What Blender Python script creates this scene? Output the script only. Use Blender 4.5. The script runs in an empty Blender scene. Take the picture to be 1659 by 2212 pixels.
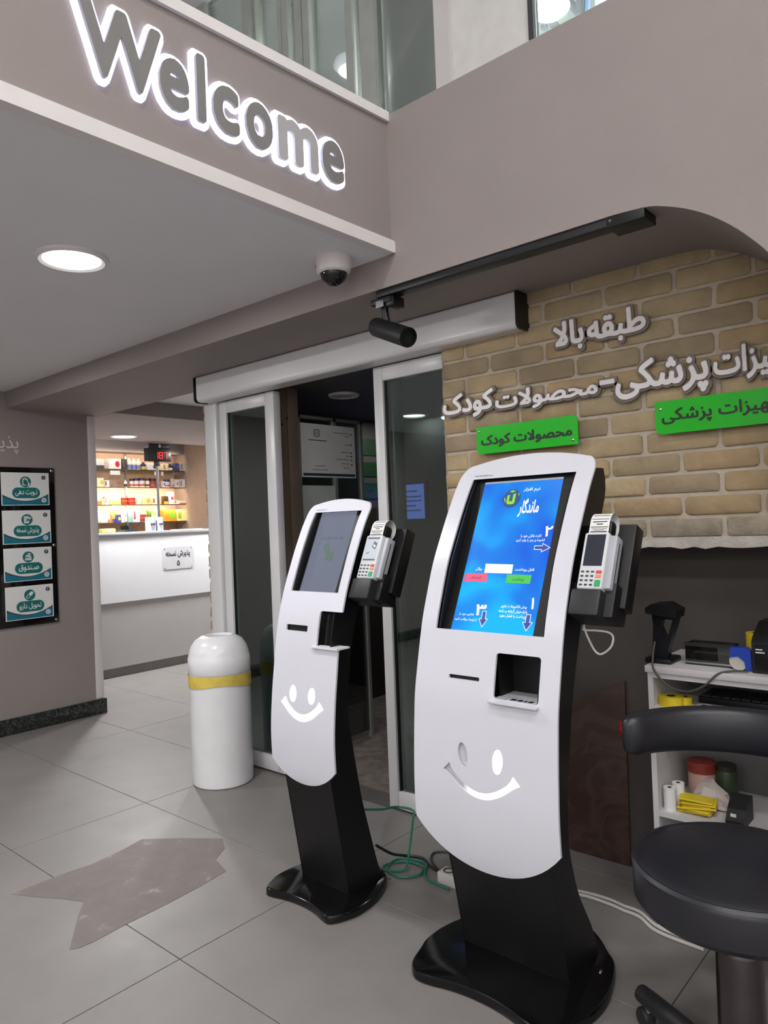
import bpy, bmesh, math, random
import numpy as np
from mathutils import Vector, Matrix

# ------------------------------------------------------------------ camera, world, exposure
SC = bpy.context.scene
COL = SC.collection
F_PX, CX, CY, CAM_H = 1571.0, 829.5, 1106.0, 1.4
def _dir(vx, vy):
    d = np.array([vx - CX, -(vy - CY), -F_PX]); return d / np.linalg.norm(d)
_X = -_dir(-970, 1195); _Y = _dir(2200, 1070)
_Y = _Y - _X * (_X @ _Y); _Y /= np.linalg.norm(_Y); _Z = np.cross(_X, _Y)
RC = np.array([_X, _Y, _Z]); CAM = np.array([0, 0, CAM_H])
cd = bpy.data.cameras.new('camera'); cam = bpy.data.objects.new('camera', cd); COL.objects.link(cam)
cd.sensor_fit = 'HORIZONTAL'; cd.sensor_width = 36; cd.lens = F_PX / 1659 * 36; cd.clip_start = 0.02
M4 = Matrix.Identity(4)
for i in range(3):
    for j in range(3): M4[i][j] = RC[i][j]
M4.translation = Vector(CAM); cam.matrix_world = M4
SC.camera = cam

w = bpy.data.worlds.new('world'); SC.world = w; w.use_nodes = True
w.node_tree.nodes['Background'].inputs[0].default_value = (1.0, 0.98, 0.97, 1)
w.node_tree.nodes['Background'].inputs[1].default_value = 0.30
SC.view_settings.view_transform = 'Standard'; SC.view_settings.look = 'None'
SC.view_settings.gamma = 1; SC.view_settings.use_curve_mapping = False
SC.view_settings.exposure = 0.0

def area_light(name, loc, size, power, color=(1, 1, 1), rot=(0, 0, 0), spread=180, shape='DISK', size_y=None):
    l = bpy.data.lights.new(name, 'AREA'); l.shape = shape; l.size = size
    if size_y: l.size_y = size_y
    l.energy = power; l.color = color; l.spread = math.radians(spread)
    o = bpy.data.objects.new(name, l); COL.objects.link(o); o.location = loc; o.rotation_euler = rot
    return o
# ceiling lamps of the double-height hall (out of frame, above and behind the camera)
for (x, y, p) in [(-0.2, 0.3, 30), (1.4, 0.3, 30), (-0.2, -1.6, 36), (1.4, -1.6, 36), (3.0, -0.6, 30)]:
    area_light('hall_ceiling_light', (x, y, 4.86), 0.5, p, (1.0, 0.98, 0.96))

for (x, y, p) in [(-0.9, -3.3, 36), (0.5, -3.3, 36), (1.9, -3.3, 36), (3.3, -3.3, 36)]:  # added fill lamps behind the camera for the upright faces, no known fixtures
    area_light('rear_fill_light', (x, y, 3.45), 0.5, p, (1.0, 0.98, 0.97))

# ------------------------------------------------------------------ pixel helpers (photo frame 1659 x 2212)
def ray(px, py): return RC @ np.array([px - CX, -(py - CY), -F_PX])
def onZ(px, py, z=0.0):
    d = ray(px, py); return Vector(CAM + d * ((z - CAM_H) / d[2]))
def onY(px, py, y):
    d = ray(px, py); return Vector(CAM + d * (y / d[1]))
def onX(px, py, x):
    d = ray(px, py); return Vector(CAM + d * (x / d[0]))
def onP(px, py, o, n):
    d = Vector(ray(px, py)); c = Vector(CAM); return c + d * ((Vector(o) - c).dot(n) / d.dot(n))
def zoom(ox, oy, s): return lambda u, v: (ox + u * s, oy + v * s)

# ------------------------------------------------------------------ materials
def lin(c):
    return tuple((v / 12.92 if v <= 0.04045 else ((v + 0.055) / 1.055) ** 2.4) for v in [x / 255 for x in c])
MATS = {}
def mat(name, rgb=(128, 128, 128), rough=0.5, metal=0.0, spec=0.5, emit=None, strength=1.0, var=0.06, scale=8.0, bump=0.0, bscale=None, coat=0.0):
    if name in MATS: return MATS[name]
    m = bpy.data.materials.new(name); m.use_nodes = True
    nt = m.node_tree; b = nt.nodes['Principled BSDF']
    c = lin(rgb)
    b.inputs['Roughness'].default_value = rough; b.inputs['Metallic'].default_value = metal
    b.inputs['Specular IOR Level'].default_value = spec
    if coat: b.inputs['Coat Weight'].default_value = coat; b.inputs['Coat Roughness'].default_value = 0.08
    tc = nt.nodes.new('ShaderNodeTexCoord'); nz = nt.nodes.new('ShaderNodeTexNoise')
    nz.inputs['Scale'].default_value = scale; nz.inputs['Detail'].default_value = 4
    nt.links.new(tc.outputs['Object'], nz.inputs['Vector'])
    rp = nt.nodes.new('ShaderNodeValToRGB')
    rp.color_ramp.elements[0].position = 0.3; rp.color_ramp.elements[1].position = 0.7
    rp.color_ramp.elements[0].color = (*[max(0, v * (1 - var)) for v in c], 1)
    rp.color_ramp.elements[1].color = (*[min(1, v * (1 + var)) for v in c], 1)
    nt.links.new(nz.outputs['Fac'], rp.inputs['Fac']); nt.links.new(rp.outputs['Color'], b.inputs['Base Color'])
    if bump:
        n2 = nt.nodes.new('ShaderNodeTexNoise'); n2.inputs['Scale'].default_value = bscale or scale * 6; n2.inputs['Detail'].default_value = 5
        nt.links.new(tc.outputs['Object'], n2.inputs['Vector'])
        bp = nt.nodes.new('ShaderNodeBump'); bp.inputs['Strength'].default_value = bump; bp.inputs['Distance'].default_value = 0.01
        nt.links.new(n2.outputs['Fac'], bp.inputs['Height']); nt.links.new(bp.outputs['Normal'], b.inputs['Normal'])
    if emit is not None:
        b.inputs['Emission Color'].default_value = (*lin(emit), 1); b.inputs['Emission Strength'].default_value = strength
    MATS[name] = m; return m
def glass(name, tint=(0.75, 0.8, 0.78), refl=0.10, rough=0.02, gcol=(0.9, 0.92, 0.91)):
    if name in MATS: return MATS[name]
    m = bpy.data.materials.new(name); m.use_nodes = True; nt = m.node_tree; nt.nodes.clear()
    out = nt.nodes.new('ShaderNodeOutputMaterial'); tr = nt.nodes.new('ShaderNodeBsdfTransparent'); gl = nt.nodes.new('ShaderNodeBsdfGlossy')
    tr.inputs[0].default_value = (*tint, 1); gl.inputs['Color'].default_value = (*gcol, 1); gl.inputs['Roughness'].default_value = rough
    lw = nt.nodes.new('ShaderNodeLayerWeight'); lw.inputs['Blend'].default_value = 0.25
    mp = nt.nodes.new('ShaderNodeMapRange'); mp.inputs['To Min'].default_value = refl; mp.inputs['To Max'].default_value = 0.9
    mx = nt.nodes.new('ShaderNodeMixShader')
    nt.links.new(lw.outputs['Fresnel'], mp.inputs['Value']); nt.links.new(mp.outputs['Result'], mx.inputs[0])
    nt.links.new(tr.outputs[0], mx.inputs[1]); nt.links.new(gl.outputs[0], mx.inputs[2]); nt.links.new(mx.outputs[0], out.inputs[0])
    MATS[name] = m; return m
def glow(name, rgb, strength):
    return mat(name, tuple(int(c * 0.3) for c in rgb), 0.5, emit=rgb, strength=strength, var=0.0)

TAUPE = mat('taupe_wall_paint', (148, 139, 136), 0.75, var=0.03, scale=3, bump=0.04, bscale=180)
DARKP = mat('dark_taupe_paint', (72, 67, 64), 0.8, var=0.04, scale=3, bump=0.05, bscale=180)
CEIL = mat('ceiling_paint', (232, 231, 232), 0.8, var=0.02, scale=3)
WHITE = mat('white_paint', (226, 222, 220), 0.45, var=0.02)
KWHITE = mat('kiosk_white_gloss', (212, 212, 221), 0.3, var=0.01, spec=0.5)
ALU = mat('white_aluminium', (214, 213, 214), 0.3, var=0.02)
BLACK = mat('black_powder_coat', (9, 9, 11), 0.45, var=0.1)
GLOSSBLACK = mat('black_gloss', (9, 9, 11), 0.1, var=0.05)
BEZEL = mat('black_bezel', (20, 20, 22), 0.5)
DGREY = mat('dark_grey_plastic', (34, 34, 37), 0.5)
STEEL = mat('brushed_steel', (186, 166, 148), 0.42, metal=0.55, var=0.14, scale=5)
CHROME = mat('chrome', (190, 190, 195), 0.15, metal=1.0)
LEATHER = mat('black_leatherette', (30, 30, 36), 0.36, var=0.06, bump=0.03, bscale=320)
PAPER = mat('paper_white', (226, 226, 224), 0.7, var=0.02)
INK = mat('black_ink', (14, 14, 16), 0.6)
GREY = mat('mid_grey', (120, 118, 118), 0.6)
MORTAR = mat('mortar', (188, 176, 160), 0.9, var=0.12, scale=14, bump=0.3)
LGREYL = mat('laminate_light_grey', (186, 182, 182), 0.45, var=0.02)
COUNTERW = mat('counter_white_gloss', (232, 232, 235), 0.25, var=0.01)
GLASSD = glass('dark_door_glass', (0.50, 0.58, 0.56), 0.17, gcol=(0.82, 0.92, 0.89))
GLASSC = glass('clear_glass', (0.86, 0.92, 0.90), 0.05)
GLASSU = glass('upper_glass', (0.78, 0.80, 0.785), 0.08)

def tile_mat():
    m = mat('floor_tile', (127, 123, 121), 0.34, var=0.10, scale=1.7, spec=0.35)
    nt = m.node_tree; b = nt.nodes['Principled BSDF']; tc = [n for n in nt.nodes if n.type == 'TEX_COORD'][0]
    geo = nt.nodes.new('ShaderNodeNewGeometry')
    nz = [n for n in nt.nodes if n.type == 'TEX_NOISE'][0]; nt.links.new(geo.outputs['Position'], nz.inputs['Vector'])
    nz.inputs['Roughness'].default_value = 0.65; nz.inputs['Detail'].default_value = 8
    n2 = nt.nodes.new('ShaderNodeTexNoise'); n2.inputs['Scale'].default_value = 5; n2.inputs['Detail'].default_value = 6
    nt.links.new(geo.outputs['Position'], n2.inputs['Vector'])
    mr = nt.nodes.new('ShaderNodeMapRange'); mr.inputs['To Min'].default_value = 0.34; mr.inputs['To Max'].default_value = 0.55
    nt.links.new(n2.outputs['Fac'], mr.inputs['Value']); nt.links.new(mr.outputs['Result'], b.inputs['Roughness'])
    return m
TILE = tile_mat()
def marble(name, c0, c1, scale, rough=0.2, lo=0.47, hi=0.53):
    m = bpy.data.materials.new(name); m.use_nodes = True; nt = m.node_tree; b = nt.nodes['Principled BSDF']
    b.inputs['Roughness'].default_value = rough
    tc = nt.nodes.new('ShaderNodeTexCoord'); nz = nt.nodes.new('ShaderNodeTexNoise'); nz.inputs['Scale'].default_value = scale
    nz.inputs['Detail'].default_value = 7; nz.inputs['Distortion'].default_value = 2.2
    rp = nt.nodes.new('ShaderNodeValToRGB'); e = rp.color_ramp.elements
    e[0].position = lo; e[0].color = (*lin(c0), 1); e[1].position = hi; e[1].color = (*lin(c0), 1)
    mid = e.new((lo + hi) / 2); mid.color = (*lin(c1), 1)
    nt.links.new(tc.outputs['Object'], nz.inputs['Vector']); nt.links.new(nz.outputs['Fac'], rp.inputs['Fac']); nt.links.new(rp.outputs['Color'], b.inputs['Base Color'])
    MATS[name] = m; return m
GMARBLE = marble('green_black_marble', (38, 42, 40), (150, 152, 148), 16, lo=0.488, hi=0.512)
BMARBLE = marble('brown_marble', (66, 47, 42), (80, 60, 54), 4, rough=0.22, lo=0.42, hi=0.58)

# ------------------------------------------------------------------ mesh helpers
def tag(o, label=None, cat=None, group=None, kind=None):
    if label: o['label'] = label
    if cat: o['category'] = cat
    if group: o['group'] = group
    if kind: o['kind'] = kind
    return o
def thing(name, label, cat, loc, group=None, kind=None):
    o = bpy.data.objects.new(name, None); COL.objects.link(o); o.location = loc; o.empty_display_size = 0.1
    o['wloc'] = list(loc)
    return tag(o, label, cat, group, kind)
def wl(o): return Vector(o['wloc']) if 'wloc' in o.keys() else Vector((0, 0, 0))
def mk(name, verts, faces, m, parent=None, smooth=False, angle=40):
    vs = [Vector(v) for v in verts]
    if parent is not None: off = wl(parent)
    else:
        lo = Vector([min(v[i] for v in vs) for i in range(3)]); hi = Vector([max(v[i] for v in vs) for i in range(3)])
        off = Vector(((lo.x + hi.x) / 2, (lo.y + hi.y) / 2, lo.z))
    me = bpy.data.meshes.new(name); me.from_pydata([tuple(v - off) for v in vs], [], faces); me.update()
    me.materials.append(m)
    o = bpy.data.objects.new(name, me); COL.objects.link(o)
    if parent is not None: o.parent = parent
    else: o.location = off
    o['wloc'] = list(off)
    if smooth:
        bm = bmesh.new(); bm.from_mesh(me)
        for f in bm.faces: f.smooth = True
        for e in bm.edges:
            if len(e.link_faces) == 2 and e.calc_face_angle(0) > math.radians(angle): e.smooth = False
        bm.to_mesh(me); bm.free()
    return o
def bm_out(bm): 
    bm.verts.index_update()
    r = [v.co.copy() for v in bm.verts], [[v.index for v in f.verts] for f in bm.faces]; bm.free(); return r
def obox_geo(o, U, V, N, u0, u1, v0, v1, n0, n1, bevel=0.0, seg=2):
    bm = bmesh.new(); bmesh.ops.create_cube(bm, size=1)
    for v in bm.verts:
        v.co = Vector((u0 + (v.co.x + .5) * (u1 - u0), v0 + (v.co.y + .5) * (v1 - v0), n0 + (v.co.z + .5) * (n1 - n0)))
    if bevel: bmesh.ops.bevel(bm, geom=list(bm.edges), offset=bevel, segments=seg, affect='EDGES', profile=0.5)
    vs, fs = bm_out(bm); o = Vector(o)
    return [o + U * v.x + V * v.y + N * v.z for v in vs], fs
EX, EY, EZ = Vector((1, 0, 0)), Vector((0, 1, 0)), Vector((0, 0, 1))
def box(name, x0, x1, y0, y1, z0, z1, m, parent=None, bevel=0.0, seg=2):
    vs, fs = obox_geo((0, 0, 0), EX, EY, EZ, x0, x1, y0, y1, z0, z1, bevel, seg)
    return mk(name, vs, fs, m, parent, smooth=bevel > 0)
def obox(name, o, U, V, N, u0, u1, v0, v1, n0, n1, m, parent=None, bevel=0.0, seg=2):
    vs, fs = obox_geo(o, U, V, N, u0, u1, v0, v1, n0, n1, bevel, seg)
    if U.cross(V).dot(N) < 0: fs = [f[::-1] for f in fs]
    return mk(name, vs, fs, m, parent, smooth=bevel > 0)
def join(parts):
    V, Fc = [], []
    for vs, fs in parts:
        b = len(V); V += list(vs); Fc += [[i + b for i in f] for f in fs]
    return V, Fc
def fill2d(loops, cuts=()):
    bm = bmesh.new(); es = []
    for lp in loops:
        vv = [bm.verts.new((p[0], p[1], 0)) for p in lp]
        for a, b in zip(vv, vv[1:] + vv[:1]): es.append(bm.edges.new((a, b)))
    bmesh.ops.triangle_fill(bm, use_beauty=True, use_dissolve=False, edges=es)
    for c in cuts:
        bmesh.ops.bisect_plane(bm, geom=list(bm.verts) + list(bm.edges) + list(bm.faces), plane_co=(0, c, 0), plane_no=(0, 1, 0), dist=1e-6)
    bm.normal_update()
    for f in bm.faces:
        if f.normal.z < 0: f.normal_flip()
    bm.verts.index_update()
    P = [(v.co.x, v.co.y) for v in bm.verts]; Fc = [[v.index for v in f.verts] for f in bm.faces]
    B = []
    for f in bm.faces:
        for l in f.loops:
            if len(l.edge.link_faces) == 1: B.append((l.vert.index, l.link_loop_next.vert.index))
    bm.free(); return P, Fc, B
def plate_geo(loops, depth, mp, cuts=()):
    """sheet from 2D outline (first loop) with holes; mp(u,v,w) -> 3D, w=0 front, w=depth back"""
    P, Fc, B = fill2d(loops, cuts); n = len(P)
    V = [mp(u, v, 0) for u, v in P] + [mp(u, v, depth) for u, v in P]
    faces = [list(f) for f in Fc] + [[i + n for i in reversed(f)] for f in Fc] + [[b, a, a + n, b + n] for a, b in B]
    return V, faces
def plate(name, loops, depth, mp, m, parent=None, cuts=(), smooth=False):
    V, Fc = plate_geo(loops, depth, mp, cuts); return mk(name, V, Fc, m, parent, smooth, 30)
def planemap(o, U, V, N):
    o = Vector(o); return lambda u, v, w: o + U * u + V * v - N * w
def rrect(x0, x1, y0, y1, r, n=5):
    r = min(r, (x1 - x0) / 2 - 1e-5, (y1 - y0) / 2 - 1e-5); out = []
    for cx_, cy_, a0 in ((x1 - r, y1 - r, 0), (x0 + r, y1 - r, 90), (x0 + r, y0 + r, 180), (x1 - r, y0 + r, 270)):
        for k in range(n + 1):
            a = math.radians(a0 + 90 * k / n); out.append((cx_ + r * math.cos(a), cy_ + r * math.sin(a)))
    return out
def ell(cx_, cy_, rx, ry, n=24, rot=0.0):
    c, s = math.cos(rot), math.sin(rot)
    return [(cx_ + rx * math.cos(t) * c - ry * math.sin(t) * s, cy_ + rx * math.cos(t) * s + ry * math.sin(t) * c) for t in [2 * math.pi * k / n for k in range(n)]]
def catmull(pts, k=6, closed=False):
    pts = [Vector(p) for p in pts]; n = len(pts); out = []
    rng = range(n) if closed else range(n - 1)
    for i in rng:
        if closed: p0, p1, p2, p3 = pts[i - 1], pts[i], pts[(i + 1) % n], pts[(i + 2) % n]
        else: p0, p1, p2, p3 = pts[max(i - 1, 0)], pts[i], pts[i + 1], pts[min(i + 2, n - 1)]
        for j in range(k):
            t = j / k
            out.append(0.5 * ((2 * p1) + (p2 - p0) * t + (2 * p0 - 5 * p1 + 4 * p2 - p3) * t * t + (3 * p1 - p0 - 3 * p2 + p3) * t ** 3))
    if not closed: out.append(pts[-1])
    return out
def tube_geo(pts, r, n=8, smooth_k=6, taper=None):
    P = catmull(pts, smooth_k) if smooth_k > 1 else [Vector(p) for p in pts]
    V, Fc = [], []; up = None
    for i, p in enumerate(P):
        t = (P[min(i + 1, len(P) - 1)] - P[max(i - 1, 0)]).normalized()
        if up is None: up = t.orthogonal().normalized()
        up = (up - t * up.dot(t)).normalized(); sd = t.cross(up)
        rr = r if taper is None else r * (taper[0] + (taper[1] - taper[0]) * i / (len(P) - 1))
        for k in range(n):
            a = 2 * math.pi * k / n; V.append(p + (up * math.cos(a) + sd * math.sin(a)) * rr)
    L = len(P)
    for i in range(L - 1):
        for k in range(n): Fc.append([i * n + k, i * n + (k + 1) % n, (i + 1) * n + (k + 1) % n, (i + 1) * n + k])
    Fc.append(list(range(n))[::-1]); Fc.append([(L - 1) * n + k for k in range(n)])
    return V, Fc
def tube(name, pts, r, m, parent=None, n=8, k=6, taper=None):
    V, Fc = tube_geo(pts, r, n, k, taper); return mk(name, V, Fc, m, parent, True)
def lathe_geo(prof, c, n=32, axis=EZ):
    """prof: list of (r, h) bottom to top, along axis from c"""
    c = Vector(c); a = axis.normalized(); u = a.orthogonal().normalized(); v = a.cross(u); V, Fc = [], []
    for r, h in prof:
        for k in range(n):
            t = 2 * math.pi * k / n; V.append(c + a * h + (u * math.cos(t) + v * math.sin(t)) * max(r, 1e-5))
    for i in range(len(prof) - 1):
        for k in range(n): Fc.append([i * n + k, i * n + (k + 1) % n, (i + 1) * n + (k + 1) % n, (i + 1) * n + k])
    if prof[0][0] > 1e-4: Fc.append(list(range(n))[::-1])
    if prof[-1][0] > 1e-4: Fc.append([(len(prof) - 1) * n + k for k in range(n)])
    return V, Fc
def lathe(name, prof, c, m, parent=None, n=32, axis=EZ):
    V, Fc = lathe_geo(prof, c, n, axis); return mk(name, V, Fc, m, parent, True, 35)

# ------------------------------------------------------------------ lettering (Persian shaping for text curves)
FORMS = {'ا': (0xFE8D, 0xFE8E), 'آ': (0xFE81, 0xFE82), 'ب': 0xFE8F, 'پ': 0xFB56, 'ت': 0xFE95, 'ج': 0xFE9D, 'چ': 0xFB7A, 'ح': 0xFEA1, 'خ': 0xFEA5,
         'د': (0xFEA9, 0xFEAA), 'ذ': (0xFEAB, 0xFEAC), 'ر': (0xFEAD, 0xFEAE), 'ز': (0xFEAF, 0xFEB0), 'س': 0xFEB1, 'ش': 0xFEB5, 'ص': 0xFEB9, 'ض': 0xFEBD,
         'ط': 0xFEC1, 'ع': 0xFEC9, 'ف': 0xFED1, 'ق': 0xFED5, 'ک': 0xFB8E, 'گ': 0xFB92, 'ل': 0xFEDD, 'م': 0xFEE1, 'ن': 0xFEE5, 'و': (0xFEED, 0xFEEE), 'ه': 0xFEE9, 'ی': 0xFBFC}
def shape_fa(s):
    out = []; i = 0
    def joins_next(ch): return ch == 'ـ' or (ch in FORMS and not isinstance(FORMS[ch], tuple))
    while i < len(s):
        ch = s[i]
        if ch not in FORMS: out.append(ch); i += 1; continue
        prev = i > 0 and joins_next(s[i - 1])
        if ch == 'ل' and i + 1 < len(s) and s[i + 1] == 'ا':
            out.append(chr(0xFEFC if prev else 0xFEFB)); i += 2; continue
        f = FORMS[ch]; nxt = i + 1 < len(s) and (s[i + 1] in FORMS or s[i + 1] == 'ـ')
        if isinstance(f, tuple): out.append(chr(f[1] if prev else f[0]))
        else: out.append(chr(f + (3 if prev and nxt else 1 if prev else 2 if nxt else 0)))
        i += 1
    return ''.join(reversed(out))
_tc = bpy.data.curves.new('text_source', 'FONT'); _to = bpy.data.objects.new('text_source', _tc); COL.objects.link(_to)
_tcache = {}
def glyph_polys(body):
    """outline polylines of a string at size 1"""
    _tc.body = body; _tc.size = 1; bpy.context.view_layer.update()
    cu = _to.to_curve(bpy.context.evaluated_depsgraph_get()); out = []
    for sp in cu.splines:
        bp = sp.bezier_points; n = len(bp); pl_ = []
        for i in range(n):
            p0, p1, p2, p3 = bp[i].co, bp[i].handle_right, bp[(i + 1) % n].handle_left, bp[(i + 1) % n].co
            k = 1 if ((p1 - p0).cross(p3 - p0).length < 1e-7 and (p2 - p0).cross(p3 - p0).length < 1e-7) else 6
            for j in range(k):
                t = j / k; q_ = p0 * (1 - t) ** 3 + p1 * (3 * t * (1 - t) ** 2) + p2 * (3 * t * t * (1 - t)) + p3 * t ** 3; pl_.append((q_.x, q_.y))
        out.append(pl_)
    _to.to_curve_clear(); return out
def raster_loops(polys, grow, px):
    """union of outlines (non-zero winding) grown by 'grow', returned as clean closed loops"""
    P = [np.array(p) for p in polys]; A_ = np.concatenate(P); pad = grow + 4 * px
    x0, y0 = A_.min(0) - pad; x1, y1 = A_.max(0) + pad
    W_, H_ = int((x1 - x0) / px) + 2, int((y1 - y0) / px) + 2
    wind = np.zeros((H_, W_), int); xs = x0 + np.arange(W_) * px
    for p in P:
        q_ = np.roll(p, -1, 0)
        for (ax_, ay), (bx_, by) in zip(p, q_):
            if ay == by: continue
            lo, hi, sg = (ay, by, 1) if ay < by else (by, ay, -1)
            r0 = int(math.ceil((lo - y0) / px)); r1 = int(math.ceil((hi - y0) / px))
            for r_ in range(max(r0, 0), min(r1, H_)):
                xx = ax_ + (bx_ - ax_) * ((y0 + r_ * px) - ay) / (by - ay)
                wind[r_, max(0, int(math.ceil((xx - x0) / px))):] += sg
    m_ = (wind != 0).astype(float)
    R_ = grow / px
    if R_ >= 0.5:
        g_ = np.zeros_like(m_); k = int(math.ceil(R_))
        for dy in range(-k, k + 1):
            for dx in range(-k, k + 1):
                if dx * dx + dy * dy <= R_ * R_ + 0.3:
                    g_ = np.maximum(g_, np.roll(np.roll(m_, dy, 0), dx, 1))
        m_ = g_
    for _ in range(2):
        m_ = (np.roll(m_, 1, 0) + 2 * m_ + np.roll(m_, -1, 0)) / 4; m_ = (np.roll(m_, 1, 1) + 2 * m_ + np.roll(m_, -1, 1)) / 4
    m_[0, :] = m_[-1, :] = 0; m_[:, 0] = m_[:, -1] = 0
    # marching squares at 0.5
    nxt = {}
    def pt(kind, r_, c_):
        if kind == 'h': a_, b_ = m_[r_, c_], m_[r_, c_ + 1]; return (c_ + (0.5 - a_) / (b_ - a_), r_)
        a_, b_ = m_[r_, c_], m_[r_ + 1, c_]; return (c_, r_ + (0.5 - a_) / (b_ - a_))
    ins = m_ > 0.5
    cell = ins[:-1, :-1] * 1 + ins[:-1, 1:] * 2 + ins[1:, 1:] * 4 + ins[1:, :-1] * 8
    T_ = {1: [('L', 'B')], 2: [('B', 'R')], 3: [('L', 'R')], 4: [('R', 'T')], 5: [('L', 'B'), ('R', 'T')], 6: [('B', 'T')], 7: [('L', 'T')], 8: [('T', 'L')], 9: [('T', 'B')], 10: [('B', 'R'), ('T', 'L')], 11: [('T', 'R')], 12: [('R', 'L')], 13: [('R', 'B')], 14: [('B', 'L')]}
    for r_, c_ in zip(*np.nonzero((cell > 0) & (cell < 15))):
        kk = {'B': ('h', r_, c_), 'T': ('h', r_ + 1, c_), 'L': ('v', r_, c_), 'R': ('v', r_, c_ + 1)}
        for a_, b_ in T_[int(cell[r_, c_])]: nxt[kk[a_]] = kk[b_]
    loops = []
    while nxt:
        st = next(iter(nxt)); lp_ = []; cur = st
        while cur in nxt: lp_.append(pt(*cur)); cur = nxt.pop(cur)
        if len(lp_) < 6: continue
        # drop nearly collinear points
        out = []; n = len(lp_)
        for i in range(n):
            if out:
                ax_, ay = out[-1]; bx_, by = lp_[i]; cx_, cy_ = lp_[(i + 1) % n]
                L_ = math.hypot(cx_ - ax_, cy_ - ay) or 1e-9
                if abs((bx_ - ax_) * (cy_ - ay) - (by - ay) * (cx_ - ax_)) / L_ < 0.10 and L_ < 12: continue
            out.append(lp_[i])
        if len(out) >= 4: loops.append([(x0 + u * px, y0 + v * px) for u, v in out])
    return loops
def text_geo(body, offset=0.0, solid=True, res=3):
    """unit text: verts (x,y,w) with w 0 front / 1 back, faces, bbox"""
    key = (body, offset, solid)
    if key in _tcache: return _tcache[key]
    px = 0.010 if len(body) > 4 else 0.008
    if len(body) > 12: px = 0.016
    loops = raster_loops(glyph_polys(body), max(offset, 0.004), px)
    P, Fc, B = fill2d(loops); n = len(P)
    if solid:
        V = [(u, v, 0.0) for u, v in P] + [(u, v, 1.0) for u, v in P]
        Fc = [list(f) for f in Fc] + [[i + n for i in reversed(f)] for f in Fc] + [[b_, a_, a_ + n, b_ + n] for a_, b_ in B]
    else: V = [(u, v, 0.0) for u, v in P]
    bb = (min(v[0] for v in V), max(v[0] for v in V), min(v[1] for v in V), max(v[1] for v in V))
    _tcache[key] = (V, Fc, bb); return _tcache[key]
def text(name, body, c, U, V, N, m, parent, width=None, height=None, depth=0.002, offset=0.0, fa=True, ref_offset=None, solid=True, res=3):
    """c = centre of the ink box on the surface; the text stands 'depth' proud of it"""
    s = shape_fa(body) if fa else body
    vs, fs, bb = text_geo(s, offset, solid, res)
    rb = bb if ref_offset is None else text_geo(s, ref_offset, solid, res)[2]
    w_, h_ = rb[1] - rb[0], rb[3] - rb[2]
    sx = width / w_ if width else height / h_
    sy = height / h_ if height else sx
    mx, my = (rb[0] + rb[1]) / 2, (rb[2] + rb[3]) / 2; c = Vector(c)
    return mk(name, [c + U * ((x - mx) * sx) + V * ((y - my) * sy) + N * (depth * (1 - z)) for x, y, z in vs], fs, m, parent)
def text_px(name, body, pl, plane, N, U, V, m, parent, depth=0.002, offset=0.0, fa=True, solid=False):
    """pl = (left px, right px, top px, bottom px) points of the ink box, plane(px,py)->3D"""
    L, R_, T, B = [plane(*p) for p in pl]
    w_ = (R_ - L).dot(U); h_ = (T - B).dot(V)
    o = L - U * L.dot(U) - V * L.dot(V)
    c = o + U * ((L.dot(U) + R_.dot(U)) / 2) + V * ((T.dot(V) + B.dot(V)) / 2)
    return text(name, body, c, U, V, N, m, parent, w_, h_, depth, offset, fa, None, solid)
def arrow_loop(w_, l_, hw, hl):
    """arrow pointing to -v, tip at (0,0)"""
    return [(0, 0), (hw, hl), (w_, hl), (w_, l_), (-w_, l_), (-w_, hl), (-hw, hl)]

# ================================================================== SETTING
rnd = random.Random(7)
def struct(o, label=None):
    o['kind'] = 'structure'
    if label: o['label'] = label
    return o
# ---- floor: grout slab with one object per tile
floor = struct(box('floor', -9.4, 4.2, -4.2, 6.2, -0.06, -0.006, mat('grout', (112, 106, 102), 0.85)), 'grey stone-look porcelain floor of large rectangular tiles')
TXS = [-3.43 + 1.32 * k for k in range(-4, 6)]; TYS = [0.6612 * k for k in range(-6, 9)]
tv, tf = obox_geo((0, 0, 0), EX, EY, EZ, 0.0015, 1.32 - 0.0015, 0.0015, 0.6612 - 0.0015, -0.012, 0.0, 0.0012, 1)
tile_me = None
for x in TXS:
    for y in TYS:
        if tile_me is None:
            o = mk('tile', [v + Vector((x, y, 0)) for v in tv], tf, TILE, floor); tile_me = o.data; base = (x, y)
        else:
            o = bpy.data.objects.new('tile', tile_me); COL.objects.link(o); o.parent = floor; o.location = (x - base[0], y - base[1], rnd.uniform(-0.0006, 0.0))
# ---- main beam with arched end (its underside is the dark soffit)
arch = [(-5.45, 2.300), (-0.90, 2.300), (-0.80, 2.294), (-0.748, 2.281), (-0.684, 2.254), (-0.622, 2.217), (-0.564, 2.170), (-0.519, 2.124), (-0.476, 2.072), (-0.44, 2.01), (-0.41, 1.94), (-0.385, 1.85), (-0.37, 1.74), (-0.365, 1.6), (-0.365, 0.0), (1.6, 0.0), (1.6, 2.955), (-5.45, 2.955)]
arch = arch[:1] + [(p.x, p.y) for p in catmull([Vector((a, b, 0)) for a, b in arch[1:14]], 3)] + arch[14:]
XZ = planemap((0, 2.14, 0), EX, EZ, -EY)
struct(plate('wall_beam', [arch], 0.69, XZ, TAUPE, smooth=True), 'taupe painted beam with a rounded arch end and dark soffit')
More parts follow.
